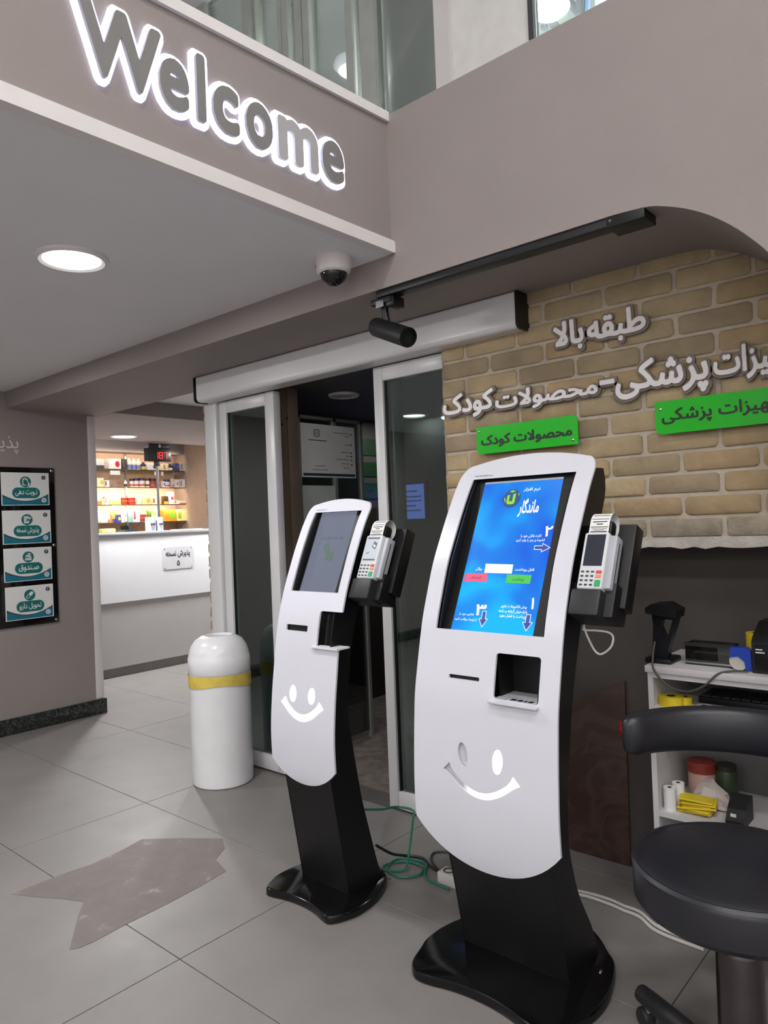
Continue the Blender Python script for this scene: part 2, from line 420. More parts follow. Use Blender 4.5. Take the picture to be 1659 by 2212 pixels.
# ---- balcony slab and its fascia
struct(box('ceiling', -5.39, -1.79, -2.5, 2.14, 2.42, 2.62, CEIL), 'light grey ceiling under the balcony')
ftop = lambda y: 2.964 - (2.14 - y) * 0.049
YZ = planemap((-1.775, 0, 0), EY, EZ, EX)
struct(plate('wall_fascia', [[(-2.5, 2.43), (2.14, 2.43), (2.14, ftop(2.14) - 0.02), (-2.5, ftop(-2.5) - 0.02)]], 0.12, YZ, TAUPE), 'taupe balcony fascia carrying the lit greeting sign')
TR = lambda x: planemap((x, 0, 0), EY, EZ, EX)
struct(plate('trim_1', [[(-2.5, ftop(-2.5) - 0.036), (2.14, ftop(2.14) - 0.036), (2.14, ftop(2.14)), (-2.5, ftop(-2.5))]], 0.14, TR(-1.762), WHITE), 'white cap strip along the balcony fascia top')
struct(plate('trim_2', [rrect(-2.5, 2.139, 2.418, 2.464, 0.008)], 0.045, TR(-1.755), WHITE), 'white strip along the balcony fascia bottom')
# ---- left wall with marble skirting and white corner strip
struct(box('wall_left', -5.56, -5.39, -2.5, 2.79, 0, 2.42, TAUPE), 'taupe wall carrying the guide board')
struct(box('trim_3', -5.56, -5.384, 2.735, 2.797, 0.115, 2.295, WHITE, bevel=0.003), 'white corner strip at the end of the left wall')
bb = struct(box('baseboard_left', -5.39, -5.368, -2.5, 2.81, 0, 0.112, GMARBLE, bevel=0.004), 'dark veined marble skirting')
# ---- room behind the camera
struct(box('wall_back', -5.56, 4.2, -4.2, -4.05, 0, 4.95, CEIL), 'wall behind the viewer')
struct(box('wall_right', 4.05, 4.2, -4.2, 2.9, 0, 4.95, CEIL), 'right hall wall')
struct(box('wall_front', 1.6, 4.2, 2.14, 2.83, 0, 4.95, TAUPE), 'front hall wall right of the arch')
struct(box('ceiling_hall', -9.4, 4.2, -4.2, 6.2, 4.9, 5.05, CEIL), 'high hall ceiling')
# ---- brick wall: mortar bed with one object per brick
BX0 = -1.925
bw = thing('wall_brick', 'pale sand-coloured brick wall with light mortar joints', None, (-1.1, 2.66, 1.26), kind='structure')
mk('mortar', *plate_geo([[(-1.915, 1.275), (-0.3, 1.275), (-0.3, 2.34), (-1.52, 2.34), (-1.52, 2.16), (-1.915, 2.16)]], 0.19, planemap((0, 2.640, 0), EX, EZ, -EY)), MORTAR, bw)
BR = []
for i, c in enumerate([(178, 158, 124), (168, 146, 112), (162, 145, 116), (180, 160, 126), (158, 140, 114), (170, 152, 120), (172, 149, 114)]):
    BR.append(mat('brick_%d' % i, c, 0.85, var=0.13, scale=11, bump=0.35, bscale=45))
ROUGHB = mat('brick_whitewashed', (158, 146, 128), 0.9, var=0.2, scale=18, bump=0.5, bscale=50)
courses = [1.295, 1.371, 1.448, 1.525, 1.602, 1.683, 1.764, 1.845, 1.927, 2.008, 2.088, 2.168, 2.250, 2.330]
JA = [-1.93, -1.672, -1.412, -1.155, -0.893, -0.634, -0.375]; JB = [-1.93, -1.797, -1.536, -1.28, -1.02, -0.76, -0.50, -0.3]
def brick_mesh(L, h, seed):
    r = random.Random(seed)
    bm = bmesh.new(); lp = rrect(0, L, 0, h, 0.010 + 0.006 * r.random(), 3)
    lp = [(x + r.uniform(-.0025, .0025), z + r.uniform(-.0018, .0018)) for x, z in lp]
    n = len(lp); V = [Vector((x, 0.03, z)) for x, z in lp] + [Vector((x, 0.005, z)) for x, z in lp]
    cx_, cz_ = L / 2, h / 2
    V += [Vector((x + (0.006 if x < cx_ else -0.006), 0.0 + r.uniform(-.001, .001), z + (0.005 if z < cz_ else -0.005))) for x, z in lp]
    Fc = []
    for a in (0, 1):
        for k in range(n): Fc.append([a * n + k, a * n + (k + 1) % n, (a + 1) * n + (k + 1) % n, (a + 1) * n + k])
    Fc.append([2 * n + k for k in range(n)]); bm.free(); return V, Fc
bmeshes = {}
for ci in range(len(courses) - 1):
    z0, z1 = courses[ci] + 0.0055, courses[ci + 1] - 0.0065
    J = JB if ci in (0, 2, 4, 6, 8, 10, 12) else JA
    xs = [x for x in J]
    if z0 > 2.15: xs = [-1.53] + [x for x in xs if x > -1.5]
    for xa, xb in zip(xs, xs[1:]):
        a, b = xa + 0.0075, xb - 0.0075
        if b - a < 0.03: continue
        v = rnd.randrange(3); key = (round(b - a, 2), ci in (0,), v, z0 > 2.24)
        m_ = ROUGHB if ci == 0 else BR[rnd.randrange(len(BR))]
        V, Fc = brick_mesh(b - a, z1 - z0, ci * 31 + int(-xa * 100))
        y0 = 2.632 + rnd.uniform(-.003, .003)
        o = mk('brick', [p + Vector((a, y0, z0)) for p in V], Fc, m_, bw, True, 50)
# rough plaster lip under the lowest course
lip = [(-1.915, 1.262)] + [(-1.915 + 1.615 * k / 40, 1.262 + rnd.uniform(-.006, .004)) for k in range(1, 41)] + [(-0.3, 1.30), (-1.915, 1.30)]
plate('plaster_lip', [lip], 0.15, planemap((0, 2.638, 0), EX, EZ, -EY), mat('rough_plaster', (196, 190, 180), 0.9, var=0.15, scale=20, bump=0.4), bw)
# ---- lower wall under the bricks, with the brown marble slab
struct(box('wall_lower', -1.915, 1.6, 2.78, 2.83, 0, 1.30, DARKP), 'dark taupe wall below the brick facing')
z8 = zoom(1180, 1240, .28873)
q = [onY(*z8(200, 950), 2.775), onY(*z8(590, 800), 2.775), onY(*z8(632, 2140), 2.775)]
sl = -0.62
pl = [(-1.9, 0.002), (q[2].x, 0.002), (q[1].x, q[1].z), (q[0].x, q[0].z), (-1.9, q[0].z - (q[0].x + 1.9) * 0.62)]
struct(plate('trim_4', [pl], 0.012, planemap((0, 2.768, 0), EX, EZ, -EY), BMARBLE), 'dark brown marble slab on the lower wall with a sloping top edge')
# ---- door wall jamb and its brick return seen edge-on at the left
jw = thing('wall_door', 'door wall jamb faced with pale bricks', None, (-3.8, 2.75, 0), kind='structure')
box('jamb', -3.80, -3.70, 2.72, 2.83, 0, 2.30, MORTAR, jw)
zc = 0.04; k = 0
while zc < 2.26:
    V, Fc = brick_mesh(0.06, 0.068, k)
    mk('brick', [Vector((-3.825 + rnd.uniform(-.004, .004) + p.y * 0.6, 2.70 + p.x * 1.6, zc + p.z)) for p in V], Fc, BR[(k * 3) % 7], jw, True, 50)
    zc += 0.0795; k += 1
# ---- pharmacy end: bulkhead, ceiling, walls
struct(box('ceiling_bulkhead', -6.72, -5.17, 2.835, 6.2, 2.30, 2.46, TAUPE), 'taupe dropped ceiling over the pharmacy counter')
struct(box('ceiling_corridor', -5.17, -1.7, 2.83, 6.2, 2.42, 2.5, CEIL), 'white corridor ceiling')
struct(box('ceiling_pharmacy', -9.4, -6.72, 2.14, 6.2, 2.62, 2.72, TAUPE), 'pharmacy ceiling')
PEACH = mat('peach_shelf_back', (226, 190, 164), 0.6, var=0.03)
struct(box('wall_pharmacy', -8.5, -8.42, 2.6, 5.45, 0, 2.62, PEACH), 'peach back wall behind the medicine shelves')
struct(box('wall_pharmacy_header', -8.42, -8.18, 2.6, 5.45, 2.36, 2.62, TAUPE), 'taupe header above the medicine shelves')
struct(box('wall_pharmacy_side', -8.5, -6.0, 5.45, 5.55, 0, 2.62, mat('warm_taupe', (172, 152, 138), 0.75)), 'warm taupe side wall of the pharmacy')
# ---- entrance lobby behind the sliding door
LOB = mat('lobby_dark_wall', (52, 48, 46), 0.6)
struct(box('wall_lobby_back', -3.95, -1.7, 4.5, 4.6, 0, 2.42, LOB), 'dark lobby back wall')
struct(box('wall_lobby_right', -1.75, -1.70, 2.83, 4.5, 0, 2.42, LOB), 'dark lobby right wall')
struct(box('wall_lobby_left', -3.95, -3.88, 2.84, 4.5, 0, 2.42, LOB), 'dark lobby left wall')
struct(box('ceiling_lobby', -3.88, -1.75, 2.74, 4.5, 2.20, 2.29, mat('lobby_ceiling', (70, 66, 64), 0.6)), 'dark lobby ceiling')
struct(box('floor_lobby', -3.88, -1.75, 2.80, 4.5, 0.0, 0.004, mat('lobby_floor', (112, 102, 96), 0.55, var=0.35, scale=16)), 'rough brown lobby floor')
struct(box('trim_5', -3.72, -1.93, 2.66, 2.79, 0.0, 0.006, mat('sill_metal', (120, 116, 112), 0.4, metal=0.6)), 'metal sill under the sliding door')
# ---- upper floor glazing above the beam
YU = 2.95
def ux(px): return onY(px, 90, YU).x
struct(box('wall_upper_back', -6.5, -1.60, 4.6, 4.7, 2.8, 4.9, mat('upper_grey', (170, 176, 172), 0.7)), 'grey wall of the upper floor room')
struct(box('floor_upper', -6.5, 1.6, 2.83, 6.2, 2.70, 2.80, CEIL), 'upper floor slab')
win = thing('window_1', 'upper floor glass partition with pale metal mullions', None, (-2.8, YU, 2.80), kind='structure')
GM = mat('grey_mullion', (176, 180, 174), 0.4)
mull = [(392, 452), (532, 544), (559, 561.5), (607.5, 616), (617, 630), (645, 660), (662, 676), (754, 769), (785, 816)]
for a, b in mull: box('mullion', ux(a), ux(b), YU - 0.03, YU + 0.04, 2.80, 4.9, GM, win)
edges = [452, 532, 544, 607.5, 630, 645, 676, 754, 769, 785, 816, 946]
for a, b in zip(edges[0::2], edges[1::2]): box('pane', ux(a) + .001, ux(b) - .001, YU, YU + 0.008, 2.80, 4.9, GLASSU if a < 800 else glass('frosted_upper', (0.82, 0.84, 0.825), 0.1, 0.2), win)
box('panel_backing', ux(816), ux(946), YU + 0.05, YU + 0.06, 2.8, 4.9, mat('green_grey_panel', (176, 181, 177), 0.5), win)
box('mullion', ux(946), ux(978), YU - 0.03, YU + 0.04, 2.80, 4.9, WHITE, win)
box('white_panel', ux(978), ux(1147), YU, YU + 0.03, 2.80, 4.9, mat('upper_white_panel', (236, 234, 230), 0.5), win)
box('dark_post', ux(1147), ux(1158), YU - 0.02, YU + 0.03, 2.80, 4.9, mat('dark_post', (70, 68, 72), 0.4), win)
box('pane', ux(1159), ux(1420), YU, YU + 0.008, 2.80, 4.9, GLASSC, win)
# bright truss bay behind the right pane
bay = struct(box('wall_truss_bay', -1.9, 1.6, 4.4, 4.5, 2.8, 4.9, mat('bay_white', (230, 230, 232), 0.6, var=0.08, scale=3)), 'white wall of the bright upper bay')

# ================================================================== DOOR
NY = -EY
def leaf(name, label, x0, x1, gx0, gx1, y=2.68, right_stile=True):
    d = thing(name, label, None, ((x0 + x1) / 2, y, 0.012), kind='structure')
    box('stile', x0, gx0, y - 0.025, y + 0.025, 0.012, 2.145, ALU, d, 0.003)
    if right_stile: box('stile', gx1, x1, y - 0.025, y + 0.025, 0.012, 2.145, ALU, d, 0.003)
    box('rail', gx0, gx1, y - 0.024, y + 0.024, 2.075, 2.145, ALU, d, 0.003)
    box('rail', gx0, gx1, y - 0.024, y + 0.024, 0.012, 0.095, ALU, d, 0.003)
    box('pane', gx0, gx1, y - 0.004, y + 0.004, 0.095, 2.075, GLASSD, d)
    for a, b in ((gx0, gx0 + 0.008), (gx1 - 0.008, gx1)): box('gasket', a, b, y - 0.012, y - 0.005, 0.095, 2.075, BLACK, d)
    return d
leaf('door_1', 'left sliding glass leaf with white frame beside the waste bin', -3.60, -3.10, -3.535, -3.178)
leaf('door_2', 'right sliding glass leaf with white frame beside the brick wall', -2.352, -1.93, -2.295, -1.935, right_stile=True)
struct(box('trim_6', -3.735, -3.615, 2.64, 2.70, 0, 2.16, ALU, bevel=0.012), 'white side post left of the sliding door')
lp = thing('lobby_post', 'slim grey aluminium upright just inside the right sliding leaf', 'post', (-2.28, 2.76, 0))
box('upright', -2.315, -2.272, 2.74, 2.78, 0, 2.14, mat('alu_grey', (170, 170, 172), 0.35, metal=0.3), lp, 0.003)
box('rubber_edge', -2.33, -2.315, 2.745, 2.775, 0, 2.14, BLACK, lp)
h = thing('sliding_door_header', 'long white drive cover above the sliding glass door', 'door header', (-2.58, 2.6, 2.15))
hp = [(2.66, 2.150)] + [(2.577 - .025 * math.sin(math.pi / 2 * k / 10), 2.175 - .025 * math.cos(math.pi / 2 * k / 10)) for k in range(11)] + [(2.552, 2.290), (2.555, 2.296), (2.66, 2.296)]
plate('cover', [hp], 2.19, lambda u, v, w: Vector((-1.487 - w, u, v)), mat('header_white', (222, 221, 222), 0.28, var=0.01), h)
for x in (-1.487, -3.69): plate('end_cap', [[(u + (0.002 if u > 2.6 else -0.003), v - (0.003 if v < 2.2 else -0.002)) for u, v in hp]], 0.012, (lambda x: lambda u, v, w: Vector((x + 0.012 - w if x > -2 else x - w, u, v)))(x), BLACK, h)

# ================================================================== KIOSKS
def interp(tab):
    ys = np.array([a for a, _ in tab]); zs = np.array([b for _, b in tab]); d = np.linspace(zs[0], zs[-1], 400)
    v = np.interp(d, zs, ys); kk = np.ones(25) / 25; vp = np.concatenate([2 * v[0] - v[1:13][::-1], v, 2 * v[-1] - v[-13:-1][::-1]]); v = np.convolve(vp, kk, 'valid')
    return lambda z: float(np.interp(z, d, v))
def smile_loop(cx_, zb, hw, hgt, th, tip):
    """grin: curved band of thickness th with flared, square-cut ends; closed loop in (x,z)"""
    n = 26; pts = []
    for k in range(n + 1):
        t = -1 + 2 * k / n; pts.append((cx_ + hw * t, zb + th / 2 + hgt * abs(t) ** 1.9))
    lo, up = [], []
    for k, (x, z) in enumerate(pts):
        t = -1 + 2 * k / n; a_, b_ = pts[max(k - 1, 0)], pts[min(k + 1, n)]
        dx, dz = b_[0] - a_[0], b_[1] - a_[1]; L_ = math.hypot(dx, dz); nx, nz = -dz / L_, dx / L_
        wd = th * (0.5 + 0.04 * (1 - t * t)) + tip * max(0.0, (abs(t) - 0.80) / 0.20) ** 1.5
        lo.append((x - nx * wd, z - nz * wd)); up.append((x + nx * wd, z + nz * wd))
    return lo + up[::-1]
def kiosk(label, cx_, front, back, colfront, hw, bhw, zside, ztop, zend, zbot, base, opening, slot, recess, eyes, smile, notch=None, glowm=None, scrline=None):
    yf, yb = interp(front), interp(back)
    K = thing('payment_kiosk', label, 'kiosk', (cx_, base[0][1] + 0.25, 0))
    pm = lambda x, z, w: Vector((cx_ + x, yf(z) + w, z))
    # outline of the white front panel
    out = []
    R_ = (hw * hw + (zend - zbot) ** 2) / (2 * (zend - zbot))
    for k in range(25):
        x = -hw + 2 * hw * k / 24; out.append((x, zbot + R_ - math.sqrt(R_ * R_ - x * x)))
    cw = hw * 0.17; ch = ztop - zside - (ztop - zside) * 0.32; zc_ = zside
    for k in range(8):
        a = math.pi / 2 * k / 7; out.append((hw - cw + cw * math.cos(a), zc_ + ch * math.sin(a)))
    for k in range(1, 20):
        t = 1 - 2 * k / 20; x = (hw - cw) * t; out.append((x, zc_ + ch + (ztop - zc_ - ch) * (1 - t * t)))
    for k in range(8):
        a = math.pi / 2 * (7 - k) / 7; out.append((-hw + cw - cw * math.cos(a), zc_ + ch * math.sin(a)))
    holes = [rrect(*opening, 0.002), rrect(*slot, 0.004)] + [ell(*e) for e in eyes] + [smile]
    if recess: holes.append(rrect(*recess, 0.010))
    if notch:
        nx, nz0, nz1 = notch; i = [k for k in range(len(out)) if out[k] == (hw, zside)][0] if (hw, zside) in out else 25
        out = out[:25] + [(hw, nz0), (nx, nz0), (nx, nz1 - 0.008), (nx + 0.003, nz1 - 0.003), (nx + 0.008, nz1), (hw, nz1)] + out[25:]
    cuts = [zbot + (ztop - zbot) * k / 60 for k in range(1, 60)]
    plate('front_panel', [out] + holes, 0.008, pm, KWHITE, K, cuts, smooth=True)
    # glowing diffusers set behind the face cut-outs
    for i, e in enumerate(eyes):
        plate('eye_light', [ell(e[0], e[1], e[2] + 0.004, e[3] + 0.004)], 0.003, lambda x, z, w: pm(x, z, w + 0.011), glowm[i], K)
    mx0, mx1 = min(p[0] for p in smile) - .006, max(p[0] for p in smile) + .006; mz0, mz1 = min(p[1] for p in smile) - .006, max(p[1] for p in smile) + .006
    plate('smile_light', [[(mx0, mz0), (mx1, mz0), (mx1, mz1), (mx0, mz1)]], 0.003, lambda x, z, w: pm(x, z, w + 0.011), glowm[2], K, [mz0 + (mz1 - mz0) * k / 8 for k in range(1, 8)])
    s = slot; plate('slot_plate', [[(s[0] - .01, s[2] - .008), (s[1] + .01, s[2] - .008), (s[1] + .01, s[3] + .008), (s[0] - .01, s[3] + .008)]], 0.004, lambda x, z, w: pm(x, z, w + 0.012), BLACK, K)
    # dark reveal between the panel opening and the flat monitor
    ox0, ox1, oz0, oz1 = opening; scp = lambda z: scrline[0] + (z - scrline[1]) * scrline[2]
    zz_ = [oz0 - .004 + (oz1 - oz0 + .008) * k / 16 for k in range(17)]
    for xx, sg in ((ox0 - .0005, -1), (ox1 + .0005, 1)):
        lp_ = [(yf(z) + .0075, z) for z in zz_] + [(scp(z) + .004, z) for z in reversed(zz_)]
        plate('screen_reveal', [lp_], .003, (lambda xx, sg: lambda u, v, w: Vector((cx_ + xx + sg * w, u, v)))(xx, sg), BEZEL, K)
    # side plates, back, column front
    zt = zside + (ztop - zside) * 0.25
    fz = [colfront[0][1] + (zt - colfront[0][1]) * k / 44 for k in range(45)]
    cfy = np.array([a for a, _ in colfront]); cfz = np.array([b for _, b in colfront])
    def yfb(z): return float(np.interp(z, cfz, cfy)) if z < cfz[-1] else yf(z) + 0.009
    side = [(yfb(z), z) for z in fz] + [(yb(z), z) for z in reversed(fz)]
    for sgn in (-1, 1):
        plate('side_panel', [side], 0.004, (lambda sg: lambda u, v, w: Vector((cx_ + sg * (bhw - w), u, v)))(sgn), BLACK, K, [z for z in fz[1:-1:2]], smooth=True)
    strip = lambda f, zs, x0, x1, t: ([Vector((cx_ + x, f(z), z)) for z in zs for x in (x0, x1)], [[2 * i, 2 * i + 1, 2 * i + 3, 2 * i + 2] for i in range(len(zs) - 1)])
    V, Fc = strip(yb, fz, -bhw, bhw, 0); mk('back_panel', V, [f[::-1] for f in Fc], BLACK, K, True)
    zl = [z for z in fz if z < cfz[-1] + 0.03]; V, Fc = strip(lambda z: yfb(z) + 0.001, zl, -bhw + .002, bhw - .002, 0); mk('column_front', V, Fc, BLACK, K, True)
    V, Fc = join([([Vector((cx_ - bhw, yfb(zt), zt)), Vector((cx_ + bhw, yfb(zt), zt)), Vector((cx_ + bhw, yb(zt), zt)), Vector((cx_ - bhw, yb(zt), zt))], [[0, 1, 2, 3]])]); mk('top_panel', V, Fc, BLACK, K)
    # glossy base plate
    bp_ = [(x, y) for x, y in base] + [(-x, y) for x, y in reversed(base[1:-1])]
    bl = [(p.x, p.y) for p in catmull([Vector((a, b, 0)) for a, b in bp_], 4, True)]
    cxx = sum(p[0] for p in bl) / len(bl); cyy = sum(p[1] for p in bl) / len(bl)
    n = len(bl); ins = lambda d: [(cxx + (x - cxx) * (1 - d / 0.25), cyy + (y - cyy) * (1 - d / 0.25)) for x, y in bl]
    V = []
    for dd, zz in ((0.004, 0.0), (0.0, 0.004), (0.0, 0.022), (0.003, 0.028), (0.008, 0.030)): V += [Vector((cx_ + x, y, zz)) for x, y in ins(dd)]
    Fc = [[a * n + k, a * n + (k + 1) % n, (a + 1) * n + (k + 1) % n, (a + 1) * n + k] for a in range(4) for k in range(n)] + [[4 * n + k for k in range(n)], [k for k in range(n)][::-1]]
    bm = bmesh.new(); bv = [bm.verts.new(v) for v in V]
    for f in Fc: bm.faces.new([bv[i] for i in f])
    bmesh.ops.recalc_face_normals(bm, faces=bm.faces); V, Fc = bm_out(bm)
    mk('base_plate', V, Fc, mat('granite_gloss_black', (12, 12, 13), 0.12, var=0.2), K, True, 35)
    for sx in (-1, 1):
        lathe('bolt', [(0.006, 0), (0.006, 0.003), (0.003, 0.005)], (cx_ + sx * (bhw + 0.045), base[0][1] + 0.30, 0.030), CHROME, K, 10)
    return K, pm, yf, yb
def ui_material():
    m = bpy.data.materials.new('screen_blue'); m.use_nodes = True; nt = m.node_tree; b = nt.nodes['Principled BSDF']
    b.inputs['Base Color'].default_value = (0.01, 0.02, 0.03, 1); b.inputs['Roughness'].default_value = 0.15
    tc = nt.nodes.new('ShaderNodeTexCoord'); nz = nt.nodes.new('ShaderNodeTexNoise'); nz.inputs['Scale'].default_value = 5.0; nz.inputs['Detail'].default_value = 1.0; nz.inputs['Distortion'].default_value = 0.6
    rp = nt.nodes.new('ShaderNodeValToRGB'); e = rp.color_ramp.elements
    e[0].position = 0.32; e[0].color = (*lin((16, 92, 222)), 1); e[1].position = 0.68; e[1].color = (*lin((0, 180, 255)), 1)
    k = e.new(0.5); k.color = (*lin((10, 126, 228)), 1)
    nt.links.new(tc.outputs['Object'], nz.inputs['Vector']); nt.links.new(nz.outputs['Fac'], rp.inputs['Fac']); nt.links.new(rp.outputs['Color'], b.inputs['Emission Color']); b.inputs['Emission Strength'].default_value = 1.1
    return m
UIW = glow('screen_white', (250, 250, 255), 1.0); UIG = glow('screen_green', (70, 205, 80), 0.9); UIR = glow('screen_pink', (245, 90, 130), 0.9); UIB = glow('screen_arrow_blue', (52, 82, 176), 0.8)
UIK = glow('screen_text_dark', (30, 70, 40), 0.4); UIK2 = glow('screen_text_maroon', (150, 40, 70), 0.5)
LEDW = glow('led_white', (255, 255, 255), 4.0); LEDOFF = mat('diffuser_unlit', (196, 197, 204), 0.5)
def smile_glow():
    m = bpy.data.materials.new('smile_led_uneven'); m.use_nodes = True; nt = m.node_tree; b = nt.nodes['Principled BSDF']
    b.inputs['Base Color'].default_value = (*lin((196, 197, 204)), 1)
    tc = nt.nodes.new('ShaderNodeTexCoord'); sx = nt.nodes.new('ShaderNodeSeparateXYZ'); mr = nt.nodes.new('ShaderNodeMapRange')
    mr.inputs['From Min'].default_value = -0.07; mr.inputs['From Max'].default_value = 0.02; mr.inputs['To Min'].default_value = 0.0; mr.inputs['To Max'].default_value = 3.0
    nt.links.new(tc.outputs['Object'], sx.inputs[0]); nt.links.new(sx.outputs['X'], mr.inputs['Value']); nt.links.new(mr.outputs['Result'], b.inputs['Emission Strength'])
    b.inputs['Emission Color'].default_value = (1, 1, 1, 1); return m

# ---- near, large kiosk
NX = -1.22
KN, pmN, yfN, ybN = kiosk('large white curved payment kiosk with blue lit screen, nearest the camera', NX,
    [(1.84, 0.25), (1.80, .345), (1.785, .45), (1.78, .56), (1.787, .70), (1.80, .85), (1.83, .98), (1.855, 1.08), (1.92, 1.25), (2.0, 1.39), (2.07, 1.5), (2.13, 1.57), (2.19, 1.64)],
    [(2.13, .0), (2.089, .119), (1.999, .264), (1.953, .421), (1.962, .591), (2.013, .82), (2.053, .944), (2.105, 1.079), (2.20, 1.25), (2.292, 1.421), (2.327, 1.483), (2.30, 1.56)],
    [(1.925, .030), (1.907, .115), (1.88, .243), (1.856, .347), (1.80, .52)], 0.25, 0.185, 1.525, 1.604, 0.465, 0.345,
    [(0, 1.735), (.066, 1.731), (.122, 1.72), (.163, 1.708), (.215, 1.705), (.255, 1.74), (.276, 1.804), (.292, 1.864), (.29, 1.961), (.25, 2.095), (.203, 2.15), (.153, 2.203), (.09, 2.245), (0, 2.262)],
    (-0.192, 0.192, 1.050, 1.5275), (-0.124, -0.012, 0.907, 0.919), (0.040, 0.189, 0.866, 0.995),
    [(-0.064, 0.688, 0.0175, 0.036, 24, 0.12), (0.058, 0.688, 0.0175, 0.036, 24, -0.08)], smile_loop(-0.002, 0.571, 0.123, 0.066, 0.017, 0.008),
    glowm=[LEDOFF, LEDW, smile_glow()], scrline=(1.872, 1.045, 0.4995))
# flat monitor behind the curved panel
SO = Vector((NX, 1.872, 1.045)); SV = Vector((0, 0.241, 0.4825)).normalized(); SN = EX.cross(SV)
SL = math.hypot(0.241, 0.4825)
mon = obox('monitor', SO, EX, SV, SN, -0.20, 0.20, -0.012, SL + 0.006, -0.035, 0.0, BEZEL, KN, 0.002)
spl = lambda px, py: onP(px, py, SO + SN * 0.001, SN)
z7 = zoom(880, 960, .31344); wz = zoom(1010, 1020, .16725)
c4 = [spl(*z7(*p)) for p in ((540, 262), (1080, 225), (860, 1325), (300, 1270))]
bx0 = (c4[0].x + c4[3].x) / 2; bx1 = (c4[1].x + c4[2].x) / 2; bv1 = ((c4[0] - SO).dot(SV) + (c4[1] - SO).dot(SV)) / 2
scr = obox('screen', SO, EX, SV, SN, bx0 - NX, bx1 - NX, -0.004, bv1, 0.0, 0.001, ui_material(), KN)
obox('screen_top_bar', SO, EX, SV, SN, bx0 - NX, bx1 - NX, bv1 - 0.0065, bv1, 0.001, 0.0013, glow('screen_grey_bar', (190, 190, 196), 0.7), scr)
SP = SO + SN * 0.0012
spl = lambda px, py: onP(px, py, SP, SN)
def ui_text(body, l, r, t, b, m=UIW, fa=True, off=0.02, fz=wz):
    text_px('screen_text', body, [fz(*l), fz(*r), fz(*t), fz(*b)], spl, SN, EX, SV, m, scr, 0.0004, off, fa)
def ui_quad(pts, m, d=0.0002, fz=wz, nm='screen_button'):
    P = [spl(*fz(*p)) for p in pts]; L2 = [((p - SP).dot(EX), (p - SP).dot(SV)) for p in P]
    plate(nm, [L2[::-1]], 0.0002, planemap(SP + SN * d, EX, SV, SN), m, scr)
def bbq(pts):
    P = [spl(*wz(*p)) for p in pts]; x0 = min(p.x for p in P); x1 = max(p.x for p in P); v = [(p - SP).dot(SV) for p in P]; return x0, x1, min(v), max(v)
ui_quad([(235, 1182), (590, 1192), (570, 1310), (215, 1300)], UIW, nm='screen_amount_box')
ui_quad([(510, 1320), (828, 1328), (805, 1443), (490, 1430)], UIG)
ui_quad([(400, 888), (552, 890), (545, 948), (388, 944)], UIR, fz=z7)
ui_text('نرم افزار', (725, 240), (940, 215), (840, 195), (840, 255))
ui_text('ماندگار', (655, 500), (915, 500), (900, 330), (800, 575), off=0.03)
ui_text('۲', (1000, 760), (1098, 760), (1060, 695), (1010, 832), off=0.03)
ui_text('کارت بانکی خود را', (690, 825), (955, 825), (820, 803), (820, 847))
ui_text('کشیده و رمز را وارد کنید', (625, 880), (1000, 880), (820, 858), (820, 902))
ui_text('قابل پرداخت', (615, 1260), (862, 1260), (740, 1238), (740, 1288))
ui_text('ریال', (108, 1250), (190, 1250), (150, 1228), (150, 1272))
ui_text('پرداخت', (582, 1385), (725, 1388), (650, 1362), (650, 1414), UIK)
ui_text('انصراف', (435, 917), (508, 918), (470, 907), (470, 929), UIK2, fz=z7)
ui_text('۱', (820, 1700), (862, 1700), (850, 1622), (830, 1770), off=0.03)
ui_text('پیش فاکتورها را جلوی', (430, 1735), (767, 1748), (600, 1715), (600, 1765))
ui_text('بارکدخوان گرفته و دکمه', (402, 1792), (772, 1810), (600, 1772), (600, 1828))
ui_text('پرداخت را فشار دهید', (412, 1852), (747, 1880), (600, 1835), (600, 1895))
ui_text('۳', (105, 1780), (240, 1780), (180, 1708), (115, 1848), off=0.03)
ui_text('فاکتور خود را', (360, 1168), (457, 1176), (410, 1162), (410, 1180), fz=z7)
ui_text('از اینجا دریافت کنید', (328, 1200), (477, 1212), (410, 1195), (410, 1218), fz=z7)
def ui_arrow(tip, tail, wpx, fz=wz):
    a = spl(*fz(*tip)); b = spl(*fz(*tail)); d = (b - a); L = d.length; d.normalize(); s = SN.cross(d)
    for g, m, dd in ((0.002, UIW, 0.0002), (0.0, UIB, 0.0004)):
        lp_ = arrow_loop(wpx * 0.42 + g, L + g, wpx + g * 1.6, L * 0.48 + g)
        lp_[0] = (0, -g * 2)
        plate('screen_arrow', [lp_], 0.0002, planemap(a + SN * dd, -s, d, (-s).cross(d)), m, scr)
ui_arrow((1058, 975), (868, 975), 0.0125); ui_arrow((755, 2040), (790, 1845), 0.0145); ui_arrow((185, 1990), (220, 1800), 0.0135)
